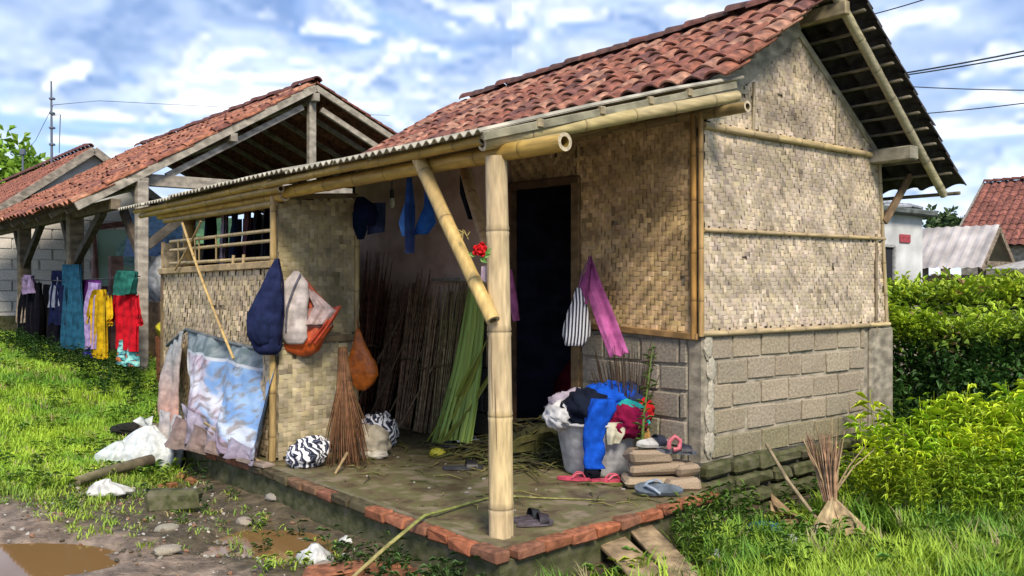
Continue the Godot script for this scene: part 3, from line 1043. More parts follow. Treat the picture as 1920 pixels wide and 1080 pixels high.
# ---------- the porch: slab, corrugated roof, post, beams
func build_porch():
	var s := st()
	var top := PackedVector2Array([Vector2(0.37, -1.99), Vector2(0.20, -0.10), Vector2(-0.10, 0.0), Vector2(-0.10, 2.4), Vector2(-4.6, 2.4), Vector2(-4.6, 0.0), Vector2(-4.95, 0.0), Vector2(-4.95, -1.97)])
	var flat := Transform3D(Basis(Vector3.RIGHT, Vector3(0, 0, -1), Vector3.UP), Vector3.ZERO)
	prism(s, top, -0.15, 0.281, Color.WHITE, flat)
	var slab := part(house, "porch_slab", s, M.slab)
	s = st()
	prism(s, PackedVector2Array([Vector2(0.415, -2.045), Vector2(0.235, -0.04), Vector2(-4.97, -0.04), Vector2(-4.97, -2.025)]), -0.2, 0.222, Color.WHITE, flat)
	part(house, "plinth", s, M.plinth)
	var a := Vector3(0.44, 0.252, 2.03)
	for e in [[a, Vector3(-4.97, 0.252, 2.015), 26], [Vector3(0.40, 0.252, 1.96), Vector3(0.23, 0.252, 0.16), 9]]:
		var p: Vector3 = e[0]
		var dirn: Vector3 = (e[1] - e[0]) / e[2]
		var f := dirn.normalized()
		for i in e[2]:
			s = st()
			var c := vary([Color(0.44, 0.15, 0.072), Color(0.37, 0.135, 0.07), Color(0.30, 0.13, 0.075), Color(0.22, 0.125, 0.07)][rng.randi() % 4], 0.15)
			if e[2] == 26 and (i in [6, 7, 11, 12, 13, 18]): c = vary(Color(0.12, 0.095, 0.05), 0.2)
			box(s, Transform3D(Basis(f, Vector3.UP, f.cross(Vector3.UP)), p + dirn * (i + 0.5) + Vector3(0, rng.randf_range(-0.008, 0.002), rng.randf_range(-0.008, 0.008))), Vector3(dirn.length() - rng.randf_range(0.006, 0.018), 0.058, 0.105), 0.010, c, 0.007)
			part(slab, "brick", s, M.brick)
	# mortar lip that covers the back half of the bricks
	s = st()
	beam(s, Vector3(0.36, 0.272, 1.965), Vector3(-4.95, 0.272, 1.95), 0.09, 0.03, 0.012, Color.WHITE, 0.008)
	part(slab, "mortar_lip", s, M.render_slab if M.has("render_slab") else M.slab)
	s = st()
	beam(s, Vector3(0.335, 0.268, 1.99), Vector3(0.18, 0.268, 0.12), 0.09, 0.03, 0.012, Color.WHITE, 0.008)
	part(slab, "mortar_lip", s, M.slab)
	# porch roof: seven corrugated sheets on bamboo
	var pr := thing_part(house, "porch_roof")
	for k in 8:
		var x1 := 0.27 - k * 0.735
		var x0 := x1 - 0.765
		s = st()
		var n := 70
		var cs := []
		for i in n + 1:
			var x := lerpf(x0, x1, float(i) / n)
			cs.append([x, 0.0125 * sin(x * TAU / 0.076)])
		var zs := [2.06 + rng.randf_range(-0.02, 0.015), 1.3, 0.6, -0.10]
		var lift := 0.004 * (k % 2) + rng.randf_range(0.0, 0.003)
		var Y := func(z: float) -> float: return 2.352 + (2.06 - z) * 0.268 + 0.012 * sin(z * 2.0 + k) + lift
		for i in n:
			for j in 3:
				for side in 2:
					var q := []
					for e in [[i, j], [i + 1, j], [i + 1, j + 1], [i, j + 1]]:
						q.append(Vector3(cs[e[0]][0], Y.call(zs[e[1]]) + cs[e[0]][1] - side * 0.006, zs[e[1]]))
					s.set_smooth_group(side)
					s.set_color(Color.WHITE)
					for m in ([0, 2, 1, 0, 3, 2] if side == 0 else [0, 1, 2, 0, 2, 3]):
						s.add_vertex(q[m])
			quad_o(s, Vector3(cs[i][0], Y.call(zs[0]) + cs[i][1], zs[0]), Vector3(cs[i + 1][0], Y.call(zs[0]) + cs[i + 1][1], zs[0]), Vector3(cs[i + 1][0], Y.call(zs[0]) + cs[i + 1][1] - 0.006, zs[0]), Vector3(cs[i][0], Y.call(zs[0]) + cs[i][1] - 0.006, zs[0]), Vector3(x0, 2.3, 0), Color.WHITE)
		part(pr, "corrugated_sheet", s, M.corrugated)
	var yel := Color(0.55, 0.355, 0.085)
	var post := part(house, "porch_post", null, M.bamboo)
	s = st()
	bamboo(s, Vector3(0.222, 0.282, 1.88), Vector3(0.178, 2.24, 1.88), 0.064, 0.057, 0.47, Color(0.68, 0.52, 0.305), 0.006, 22)
	post.mesh = done(s)
	s = st()
	for k in 9:                                          # drying cracks and lashings on the post
		var an := 0.9 + k * 0.32
		var y := 0.35 + rng.randf() * 1.4
		var cp := []
		for m in 5:
			var yy := y + m * 0.09
			var rr := lerpf(0.064, 0.057, (yy - 0.28) / 1.96) + 0.0004
			cp.append(Vector3(lerpf(0.222, 0.178, (yy - 0.282) / 1.96) + cos(an + m * 0.02) * rr, yy, 1.88 + sin(an + m * 0.02) * rr + 0.004 * sin(yy)))
		tube(s, cp, [0.0006, 0.0016, 0.0018, 0.0014, 0.0006], 4, [Color(0.12, 0.075, 0.035)])
	part(post, "crack", s, M.fibre, Transform3D(), "stuff")
	part(house, "main_beam", _big(Vector3(0.66, 2.262, 1.84), Vector3(-2.40, 2.255, 1.86), 0.046, yel), M.bamboo)
	part(house, "main_beam", _big(Vector3(-2.30, 2.235, 1.87), Vector3(-4.95, 2.245, 1.88), 0.044, yel), M.bamboo)
	part(house, "side_rafter", _big(Vector3(0.20, 2.295, 1.99), Vector3(0.33, 2.77, 0.06), 0.040, Color(0.50, 0.40, 0.21)), M.bamboo)
	for e in [[0.2, -1.0], [-0.9, -2.4], [-2.3, -3.9], [-3.8, -5.35]]:
		part(pr, "eave_pole", _big(Vector3(e[0], 2.312 + rng.randf_range(-0.008, 0.008), 1.985), Vector3(e[1], 2.306, 1.985), 0.026, yel * 0.85), M.bamboo)
	part(pr, "eave_pole", _big(Vector3(-2.2, 2.268, 1.95), Vector3(-5.3, 2.262, 1.95), 0.028, yel * 0.8), M.bamboo)
	for e in [1.66, 1.2, 0.8, 0.45]:
		part(pr, "purlin", _slat(Vector3(0.285, 2.318 + (2.06 - e) * 0.268, e), Vector3(-5.4, 2.312 + (2.06 - e) * 0.268, e), Color(0.46, 0.38, 0.24)), M.timber)
	for x in [-0.62, -1.5, -2.42, -3.3, -4.3, -5.2]:
		part(pr, "rafter", _big(Vector3(x, 2.272, 1.78), Vector3(x, 2.745, 0.03), 0.028, Color(0.34, 0.25, 0.11)), M.bamboo)
	s = st()
	beam(s, Vector3(0.262, 2.318, 2.03), Vector3(0.262, 2.862, -0.02), 0.022, 0.045, 0.004, Color(0.36, 0.335, 0.24))
	part(pr, "verge_batten", s, M.timber)
	part(house, "brace", _big(Vector3(-0.47, 2.30, 1.93), Vector3(0.262, 1.395, 1.965), 0.040, Color(0.60, 0.42, 0.17)), M.bamboo)
	part(house, "brace", _big(Vector3(-0.62, 2.32, 1.50), Vector3(0.17, 1.58, 1.84), 0.036, Color(0.34, 0.20, 0.08)), M.bamboo)
	s = st()
	for k in 5:
		tube(s, [Vector3(0.02 + rng.randf_range(-0.06, 0.1), 1.84 + rng.randf_range(-0.05, 0.03), 1.99), Vector3(0.06 + rng.randf_range(-0.08, 0.08), 1.82 + rng.randf_range(-0.03, 0.05), 2.0)], [0.003], 4, [Color(0.50, 0.38, 0.12)])
	part(house, "binding", s, M.fibre)

func _slat(a: Vector3, b: Vector3, c: Color) -> SurfaceTool:
	var s := st()
	beam(s, a, b, 0.04, 0.045, 0.004, c)
	return s

func _big(a: Vector3, b: Vector3, r: float, tone: Color) -> SurfaceTool:
	var s := st()
	bamboo(s, a, b, r, r * 0.9, 0.38, tone, rng.randf_range(-0.015, 0.015), 16)
	return s

# ---------- the kitchen side under the porch roof
func build_kitchen_side():
	var s := st()
	var zf := 1.88
	weave_panel(house, [Vector2(-4.86, 0.30), Vector2(-2.47, 0.30), Vector2(-2.47, 1.70), Vector2(-4.86, 1.68)], at(0, 0, zf), Color(0.58, 0.45, 0.29), 0.24, 0.040, 60)
	var side_b := Basis(Vector3(0, 0, -1), Vector3.UP, Vector3(1, 0, 0))
	weave_panel(house, [Vector2(0.03, 0.30), Vector2(0.66, 0.27), Vector2(0.66, 1.15), Vector2(0.03, 1.14)], Transform3D(side_b, Vector3(-2.457, 0, zf)), Color(0.47, 0.40, 0.265), 0.17, 0.036, 9, true)
	weave_panel(house, [Vector2(0.03, 1.18), Vector2(0.68, 1.20), Vector2(0.69, 2.26), Vector2(0.03, 2.21)], Transform3D(side_b, Vector3(-2.457, 0, zf)), Color(0.44, 0.365, 0.22), 0.17, 0.036, 9, true)
	for e in [[Vector3(-2.45, 0.285, 1.90), Vector3(-2.43, 2.24, 1.90), 0.026, Color(0.50, 0.35, 0.15)], [Vector3(-2.44, 0.285, 1.21), Vector3(-2.44, 2.28, 1.19), 0.022, Color(0.44, 0.33, 0.16)], [Vector3(-4.86, 0.285, 1.88), Vector3(-4.86, 1.72, 1.88), 0.028, Color(0.16, 0.11, 0.06)]]:
		part(house, "panel_stud", _pole(e[0], e[1], e[2], e[3]), M.bamboo)
	s = st()
	bamboo(s, Vector3(-4.55, 0.285, 1.72), Vector3(-4.55, 2.30, 1.75), 0.062, 0.058, 0.4, Color(0.34, 0.22, 0.07))
	part(house, "corner_post", s, M.bamboo)
	s = st()
	beam(s, Vector3(-2.445, 1.165, 1.89), Vector3(-2.445, 1.175, 1.19), 0.03, 0.05, 0.004, Color(0.36, 0.27, 0.15))
	beam(s, Vector3(-2.445, 2.235, 1.89), Vector3(-2.445, 2.285, 1.19), 0.03, 0.04, 0.004, Color(0.20, 0.15, 0.08))
	part(house, "panel_rail", s, M.timber)
	s = st()
	beam(s, Vector3(-4.88, 1.715, 1.90), Vector3(-2.47, 1.735, 1.90), 0.04, 0.055, 0.006, Color(0.52, 0.38, 0.20))
	part(house, "window_sill", s, M.timber)
	var wn := thing_part(house, "window")
	for y in [1.785, 1.905, 1.985]:
		part(wn, "window_bar", _pole(Vector3(-4.62, y, 1.895), Vector3(-2.45, y + 0.01 + rng.randf_range(-0.015, 0.015), 1.895), 0.015, Color(0.55, 0.42, 0.23), rng.randf_range(-0.01, 0.01)), M.bamboo)
	for x in [-4.40, -3.98, -3.90, -3.52]:
		part(wn, "bar_tie", _pole(Vector3(x, 1.77, 1.90), Vector3(x + rng.randf_range(-0.04, 0.04), 2.0, 1.90), 0.008, Color(0.40, 0.30, 0.15)), M.bamboo)
	for x in [-3.15, -2.95]:
		part(wn, "bar_block", _pole(Vector3(x, 1.74, 1.91), Vector3(x + 0.01, 1.82, 1.91), 0.014, Color(0.50, 0.37, 0.2)), M.bamboo)
	part(house, "header_pole", _big(Vector3(-2.42, 2.18, 1.90), Vector3(-4.75, 2.185, 1.90), 0.028, Color(0.40, 0.26, 0.08)), M.bamboo)
	# the open left end: a low woven side and the upright at its back
	weave_panel(house, [Vector2(0.0, 0.30), Vector2(1.86, 0.30), Vector2(1.86, 1.98), Vector2(0.0, 1.98)], Transform3D(Basis(Vector3(0, 0, 1), Vector3.UP, Vector3(-1, 0, 0)), Vector3(-4.87, 0, 0.02)), Color(0.40, 0.30, 0.17), 0.25, 0.036, 60)
	solo("leaning_stick", _pole(Vector3(-4.05, 2.12, 1.99), Vector3(-2.85, 1.02, 2.03), 0.012, Color(0.54, 0.38, 0.17), 0.015), M.bamboo, "thin bamboo stick slanting across the window bars and woven panel", "stick", H)
	solo("leaning_stick", _pole(Vector3(-3.7, 2.12, 1.96), Vector3(-4.35, 1.72, 1.95), 0.010, Color(0.48, 0.34, 0.16), 0.01), M.bamboo, "short stick crossing behind the long one at the window's left end", "stick", H)

# ---------- the open tiled shelter to the left
func build_open_shelter():
	var sh := thing("open_shelter", "open timber shelter with a long red tiled gable roof behind the bamboo house", "shelter", H)
	var X := -8.36
	var XL := -16.3
	var gr := Color(0.42, 0.375, 0.315)
	var ap := Vector3(X, 4.50, -1.50)
	var fe := Vector3(X, 2.60, 1.72)
	var re := Vector3(X, 3.05, -4.75)
	var s := st()
	var roof := thing_part(sh, "roof")
	var kinds := []
	for c in [Color(0.50, 0.19, 0.105), Color(0.42, 0.155, 0.09), Color(0.62, 0.29, 0.17), Color(0.30, 0.11, 0.08), Color(0.52, 0.20, 0.11)]:
		kinds.append(tile_mesh(0.245, 0.32, 0.040, c))
	var R := ap + Vector3(0, 0.07, 0)
	var F := fe + Vector3(0, 0.07, 0)
	var fs: Vector3 = (F - R).normalized()
	var fb := Basis(Vector3.RIGHT, fs.cross(Vector3.RIGHT), fs)
	var L := R.distance_to(F)
	var rows := 16
	var xs := []
	var cs := []
	for i in 33:
		for r in rows:
			var p := R + fs * (0.02 + r * L / rows) + Vector3(0.06 - 0.245 * (i + 0.5), rng.randf_range(-0.01, 0.02), 0)
			var t := Transform3D(fb * Basis(Vector3.UP, rng.randf_range(-0.09, 0.09)) * Basis(Vector3.RIGHT, rng.randf_range(-0.03, 0.05)), p)
			if i < 18:
				part(roof, "roof_tile", kinds[rng.randi() % 5], M.tile, t)
			else:
				xs.append(t)
				cs.append(Color.WHITE * rng.randf_range(0.75, 1.15))
	many(roof, "far_tiles", kinds[0], M.tile, xs, cs)
	var Q := re + Vector3(0, 0.07, 0)
	var rs: Vector3 = (Q - R).normalized()
	var rb := Basis(Vector3.LEFT, rs.cross(Vector3.LEFT), rs)
	xs = []
	cs = []
	for i in 33:
		for r in 16:
			xs.append(Transform3D(rb, R + rs * (r * R.distance_to(Q) / 16) + Vector3(0.06 - 0.245 * (i + 0.5), rng.randf_range(-0.005, 0.01), 0)))
			cs.append(Color.WHITE * rng.randf_range(0.7, 1.1))
	many(roof, "rear_tiles", kinds[3], M.tile, xs, cs)
	var rm := ridge_mesh(0.34, 0.12, Color(0.20, 0.075, 0.055))
	for i in 27:
		part(roof, "ridge_tile", rm, M.tile, Transform3D(Basis(Vector3.UP, rng.randf_range(-0.06, 0.06)) * Basis(Vector3.BACK, 0.06), R + Vector3(-0.08 - i * 0.30, 0.0 + rng.randf_range(-0.015, 0.02), 0)))
	# gable: barge boards, inner rafters, king post, tie beam
	var th := thing_part(sh, "gable_truss")
	for e in [[fe + Vector3(0.03, -0.03, 0.06), ap + Vector3(0.03, 0.0, 0), 0.05, 0.11], [re + Vector3(0.03, -0.03, 0), ap + Vector3(0.03, 0.0, 0.01), 0.05, 0.09], [Vector3(X - 0.12, 3.05, 0.62), Vector3(X - 0.12, 4.22, -1.36), 0.06, 0.085], [Vector3(X - 0.12, 3.15, -3.9), Vector3(X - 0.12, 4.22, -1.66), 0.06, 0.085]]:
		s = st()
		beam(s, e[0], e[1], e[2], e[3], 0.006, vary(gr * 1.15, 0.08))
		part(th, "rafter", s, M.timber)
	s = st()
	bx(s, Vector3(X - 0.17, 2.95, -1.56), Vector3(X - 0.07, 4.42, -1.45), 0.008, gr * 1.1)
	part(th, "king_post", s, M.timber)
	s = st()
	beam(s, Vector3(X - 0.12, 2.98, 1.15), Vector3(X - 0.12, 3.0, -4.3), 0.09, 0.16, 0.008, gr)
	part(th, "tie_beam", s, M.timber)
	for e in [[0.95, 2.93], [-0.25, 3.64], [-1.5, 4.36], [-3.0, 3.72]]:
		s = st()
		bx(s, Vector3(XL + 0.3, e[1] - 0.06, e[0] - 0.05), Vector3(X + 0.06, e[1] + 0.06, e[0] + 0.05), 0.008, gr * 0.9)
		part(roof, "purlin", s, M.timber)
	for i in 9:
		var x := X - 0.95 - i * 0.85
		s = st()
		beam(s, Vector3(x, ap.y - 0.05, -1.5), Vector3(x, fe.y - 0.03, 1.66), 0.05, 0.07, 0.004, vary(gr * 0.8, 0.15))
		part(roof, "rafter", s, M.timber)
		s = st()
		beam(s, Vector3(x, ap.y - 0.05, -1.5), Vector3(x, re.y - 0.03, -4.6), 0.05, 0.07, 0.004, vary(gr * 0.8, 0.15))
		part(roof, "rafter", s, M.timber)
	s = st()
	bx(s, Vector3(XL + 0.3, 2.56, 1.24), Vector3(X + 0.02, 2.70, 1.36), 0.008, Color(0.22, 0.175, 0.12))
	part(sh, "eave_beam", s, M.timber)
	# posts with knee braces
	var base := [[X, 0.98, 0.14, gr * 1.15, 2.95], [-10.3, 1.30, 0.19, Color(0.24, 0.185, 0.12), 2.60], [-13.55, 1.30, 0.19, Color(0.19, 0.15, 0.10), 2.60]]
	for e in base:
		var g := hp(e[0], 0, e[1])
		var y0 := ground_h(g.x, -g.z) - 0.1
		s = st()
		beam(s, Vector3(e[0], y0, e[1]), Vector3(e[0], e[4], e[1]), e[2], e[2], 0.012, e[3], 0.006)
		part(sh, "post", s, M.timber)
	for e in [[Vector3(-8.9, 2.58, 1.30), Vector3(-10.2, 1.95, 1.30)], [Vector3(-10.95, 2.60, 1.30), Vector3(-10.4, 2.0, 1.30)], [Vector3(-12.3, 2.60, 1.30), Vector3(-13.45, 1.95, 1.30)], [Vector3(-14.2, 2.60, 1.30), Vector3(-13.65, 2.0, 1.30)], [Vector3(X, 2.62, 0.3), Vector3(X, 2.1, 0.92)], [Vector3(X - 0.7, 2.62, 1.0), Vector3(X - 0.06, 2.0, 0.98)]]:
		s = st()
		beam(s, e[0], e[1], 0.09, 0.11, 0.006, vary(Color(0.10, 0.08, 0.06), 0.2))
		part(sh, "brace", s, M.timber)
	# rear posts and a low white wall
	for x in [X, -12.3, -16.0]:
		s = st()
		beam(s, Vector3(x, 0.3, -3.9), Vector3(x, 3.05, -3.9), 0.16, 0.16, 0.01, gr * 0.8)
		part(sh, "post", s, M.timber)
	s = st()
	bx(s, Vector3(-11.9, 0.3, -3.2), Vector3(-8.0, 1.95, -3.05), 0.01)
	solo("white_wall", s, M.white_wall, "white wall at the back of the open shelter, seen left of the bamboo window", "wall", H)
	# what hangs and stands inside it
	var bo := thing("printed_board", "tilted board with a faded teal print in a brown frame, behind the red shirt", "board", H)
	s = st()
	box(s, at(-11.5, 2.02, 0.36, Basis(Vector3.RIGHT, 0.0)), Vector3(0.04, 0.95, 0.62), 0.006)
	part(bo, "print", s, M.print)
	for e in [[Vector3(-11.47, 1.55, 0.68), Vector3(-11.47, 2.55, 0.74)], [Vector3(-11.47, 1.52, 0.02), Vector3(-11.47, 2.60, 0.10)], [Vector3(-11.47, 2.52, 0.70), Vector3(-11.47, 2.62, 0.10)], [Vector3(-11.47, 1.55, 0.68), Vector3(-11.47, 1.52, 0.02)]]:
		s = st()
		beam(s, e[0], e[1], 0.05, 0.09, 0.006, Color(0.22, 0.10, 0.085))
		part(bo, "frame", s, M.timber)
	s = st()
	for k in 20:
		var a0 := TAU * k / 20.0
		var a1 := TAU * (k + 1) / 20.0
		var prof := [[0.0, 0.0], [0.13, 0.01], [0.19, 0.07], [0.22, 0.08]]
		for m in 3:
			var P := func(a: float, e: Array) -> Vector3: return Vector3(e[1], cos(a) * e[0], sin(a) * e[0])
			quad_o(s, P.call(a0, prof[m]), P.call(a1, prof[m]), P.call(a1, prof[m + 1]), P.call(a0, prof[m + 1]), Vector3(2, 0, 0), Color(0.30, 0.50, 0.50))
	solo("washbowl", s, M.plastic, "round teal bowl hung in front of the printed board", "bowl", H * at(-11.2, 2.12, 0.28))
	for e in [[-11.9, 1.42], [-10.95, 1.05]]:
		s = st()
		var g := hp(e[0], 0, 0.5)
		beam(s, Vector3(e[0], ground_h(g.x, -g.z), 0.55), Vector3(e[0], 2.05, 0.55), 0.20, 0.12, 0.01, Color(0.42, 0.24, 0.21), 0.006)
		solo("red_stake", s, M.timber, ["dull red upright board behind the left of the blue cloth", "dull red upright board behind the right of the blue cloth"][int(e[0] > -11.5)], "board", H)
	s = st()
	drape(s, [hp(-9.5, 2.62, 0.75), hp(-9.5, 2.0, 0.85)], [hp(-9.5, 2.60, -0.5), hp(-9.5, 2.05, -0.6)], 10, 8, 0.07, 2.0, Color(0.20, 0.40, 0.66), 1.0, 0.006, Color(0.16, 0.24, 0.44))
	solo("blue_tarp", s, M.film, "small blue tarp hung in the shelter beside its corner post", "tarp")
	s = st()
	drape(s, [hp(-9.0, 2.58, 0.02), hp(-9.0, 2.12, 0.05)], [hp(-9.0, 2.58, -0.55), hp(-9.0, 2.15, -0.55)], 8, 6, 0.04, 2.0, Color(0.20, 0.42, 0.22), 2.0)
	solo("green_tarp", s, M.film, "pale green sheet hung beside the blue tarp in the shelter", "tarp")
	s = st()
	crumple(s, Vector3(0, 0.30, 0), Vector3(0.30, 0.36, 0.30), Color(0.70, 0.70, 0.68), 0.2, 1.4, 4)
	solo("white_sack", s, M.cloth, "bulging white sack standing under the blue tarp", "sack", H * at(-9.35, 1.36, 0.25))
	s = st()
	bx(s, Vector3(-0.45, 0.0, -0.3), Vector3(0.45, 0.92, 0.3), 0.01, Color(0.26, 0.18, 0.11), 0.01)
	solo("wooden_crate", s, M.timber, "dull brown crate under the white sack in the shelter", "crate", H * at(-9.35, 0.45, 0.25))
	s = st()
	crumple(s, Vector3(0, 0.12, 0), Vector3(0.2, 0.16, 0.2), Color(0.62, 0.55, 0.04), 0.25, 1.6, 6)
	solo("yellow_bag", s, M.plastic, "bright yellow plastic bag between the corner post and the woven panel", "bag", H * at(-7.3, 0.95, 0.9))
	s = st()
	bx(s, Vector3(-0.2, -0.55, -0.2), Vector3(0.2, 0.0, 0.2), 0.02, Color(0.35, 0.13, 0.06), 0.02)
	solo("brick_stack", s, M.brick, "low stump of red brick under the yellow bag", "bricks", H * at(-7.3, 0.97, 0.9))

func gable_house(o: Node3D, x0: float, x1: float, zf: float, zr: float, zb: float, yr: float, yf: float, yb: float, y0: float, wall: Material, tm: Mesh, tw: float, tl: float, gable := true):
	# walls, gables and tiled slopes of a plain house; ridge along x
	var s := st()
	var inset := 0.25
	bx(s, Vector3(x0, y0, zf - inset - 0.12), Vector3(x1, yf + 0.1, zf - inset))
	bx(s, Vector3(x0, y0, zb + inset), Vector3(x1, yb + 0.1, zb + inset + 0.12))
	part(o, "wall", s, wall)
	for x in [x1 - 0.12, x0]:
		s = st()
		prism(s, PackedVector2Array([Vector2(-zf + inset + 0.12, y0), Vector2(-zb - inset - 0.12, y0), Vector2(-zb - inset - 0.12, yb + 0.1), Vector2(-zr, yr - 0.12), Vector2(-zf + inset + 0.12, yf + 0.1)]), 0.0, 0.12, Color.WHITE, Transform3D(Basis(Vector3(0, 0, -1), Vector3.UP, Vector3(1, 0, 0)), Vector3(x, 0, 0)))
		part(o, "gable_wall", s, wall)
	var xs := []
	var cs := []
	for side in 2:
		var R := Vector3(0, yr, zr)
		var E := Vector3(0, yf, zf) if side == 0 else Vector3(0, yb, zb)
		var f := (E - R).normalized()
		var xa := Vector3.RIGHT if side == 0 else Vector3.LEFT
		var b := Basis(xa, f.cross(xa), f)
		var rows := int(R.distance_to(E) / tl) + 1
		var n := int((x1 - x0 + 0.4) / tw)
		for r in rows:
			for i in n:
				xs.append(Transform3D(b * Basis(Vector3.UP, rng.randf_range(-0.03, 0.03)), R + f * (r * R.distance_to(E) / rows) + Vector3(x0 - 0.2 + tw * (i + 0.5), rng.randf_range(-0.01, 0.015), 0)))
				cs.append(Color.WHITE * rng.randf_range(0.7, 1.2))
		s = st()
		bx(s, Vector3(x0 - 0.2 if side == 0 else -x1 - 0.2, -0.09, -0.02), Vector3(x1 + 0.2 if side == 0 else -x0 + 0.2, -0.05, R.distance_to(E)))
		var dk := part(o, "roof_deck", s, M.timber_dark if M.has("timber_dark") else M.dark)
		dk.transform = Transform3D(b, R)
	many(o, "roof_tiles", tm, M.tile, xs, cs)
	xs = []
	cs = []
	var n2 := int((x1 - x0 + 0.4) / 0.3)
	for i in n2:
		xs.append(Transform3D(Basis(), Vector3(x0 - 0.05 + i * 0.3, yr + 0.03, zr)))
		cs.append(Color.WHITE * rng.randf_range(0.8, 1.1))
	many(o, "ridge_tiles", ridge_mesh(0.34, 0.12, Color(0.24, 0.09, 0.07)), M.tile, xs, cs)

# ---------- houses and tree at the far left
func build_far_left():
	var h := thing("village_house", "house with pale block gable and steep red tiled roof at the far left", "house", H)
	gable_house(h, -26.0, -17.10, 1.75, -0.72, -3.25, 4.58, 2.55, 2.55, 0.3, M.white_wall, tile_mesh(0.245, 0.34, 0.04, Color(0.42, 0.155, 0.095)), 0.245, 0.27)
	var s := st()
	var face := Transform3D(Basis(Vector3(0, 0, -1), Vector3.UP, Vector3(1, 0, 0)), Vector3(-17.08, 0, 1.3))
	for r in 12:                                       # block courses on the gable, some of them stained
		var x := -0.25 * (r % 2)
		while x < 4.0:
			var a := maxf(x, 0.02)
			var b := minf(x + 0.48, 4.0)
			box(s, face * at((a + b) / 2, 0.75 + r * 0.215, 0.0), Vector3(b - a - 0.02, 0.195, 0.05), 0.0, vary(Color(0.80, 0.745, 0.70), 0.08))
			x += 0.5
	part(h, "wall_blocks", s, M.block, Transform3D(), "stuff")
	s = st()
	bx(s, Vector3(-17.06, 0.2, -3.0), Vector3(-16.95, 1.0, 1.55), 0.01)
	part(h, "plinth", s, M.plinth)
	for e in [[1.90, 2.50, -0.72, 4.50], [-3.4, 2.55, -0.72, 4.50]]:
		s = st()
		beam(s, Vector3(-16.88, e[1], e[0]), Vector3(-16.88, e[3], e[2]), 0.05, 0.16, 0.004, Color(0.36, 0.32, 0.27))
		part(h, "barge_board", s, M.timber)
	var m := thing("radio_mast", "thin dark aerial mast with a side arm rising behind the left roofs", "mast", wx(-11.03, 0.4, -22.0))
	s = st()
	tube(s, [Vector3(0, 0, 0), Vector3(0, 3.2, 0), Vector3(-0.02, 6.12, 0)], [0.045, 0.040, 0.02], 8)
	part(m, "pole", s, M.metal)
	s = st()
	tube(s, [Vector3(0, 5.30, 0), Vector3(0.20, 5.32, 0), Vector3(0.17, 4.4, 0)], [0.014, 0.014, 0.01], 6)
	part(m, "arm", s, M.metal)
	s = st()
	for y in [4.6, 5.0, 5.35, 5.7]:
		box(s, at(0, y, 0), Vector3(0.12, 0.05, 0.10), 0.01)
	part(m, "clamp", s, M.metal)
	m = thing("radio_mast", "short distant pole with a box on top beside the left tree", "mast", wx(-16.0, 0.4, -30.0))
	s = st()
	tube(s, [Vector3(0, 0, 0), Vector3(0, 5.5, 0)], [0.045, 0.035], 8)
	part(m, "pole", s, M.metal)
	s = st()
	bx(s, Vector3(-0.08, 5.50, -0.07), Vector3(0.08, 5.70, 0.07), 0.02)
	part(m, "box", s, M.metal)
	s = st()
	tube(s, [Vector3(-16.0, 5.9, -30.0), Vector3(-13.5, 5.75, -26.0), Vector3(-11.0, 5.95, -22.0), Vector3(-9.9, 6.05, -22.0), Vector3(-4.0, 7.2, -30.0)], [0.007], 4)
	solo("cable", s, M.wire, "thin cable slung from the distant pole to the aerial mast", "cable")
	tree("broadleaf_tree", "bright green leafy tree behind the far left roof", Vector3(-17.6, 0.4, -31.0), 4.9, Vector3(1.7, 1.5, 1.5), Color(0.20, 0.36, 0.03), 900, 0.34)

func leaf_sprig(n: int, l: float, w: float, spread: float, sd: int, curl := 0.25) -> ArrayMesh:
	var r := RandomNumberGenerator.new()
	r.seed = sd
	var s := st()
	for i in n:
		var a := TAU * i / n + r.randf_range(-0.5, 0.5)
		var e := r.randf_range(-0.2, 0.9)
		var dirn := Vector3(cos(a) * cos(e), sin(e), sin(a) * cos(e))
		var side := dirn.cross(Vector3.UP).normalized().rotated(dirn, r.randf_range(-0.7, 0.7))
		var up := side.cross(dirn)
		var b := dirn * spread * r.randf_range(0.2, 1.0)
		var ll := l * r.randf_range(0.7, 1.15)
		var ww := w * r.randf_range(0.8, 1.15)
		var m := b + dirn * ll * 0.5 + up * ll * 0.10
		var t := b + dirn * ll - up * ll * curl
		var c := Color.WHITE * r.randf_range(0.75, 1.15)
		c.a = 1.0
		smooth_quad(s, b, m + side * ww, t, m, c, c, c, c)
		smooth_quad(s, b, m, t, m - side * ww, c * 0.92, c * 0.92, c * 0.92, c * 0.92)
	return done(s)

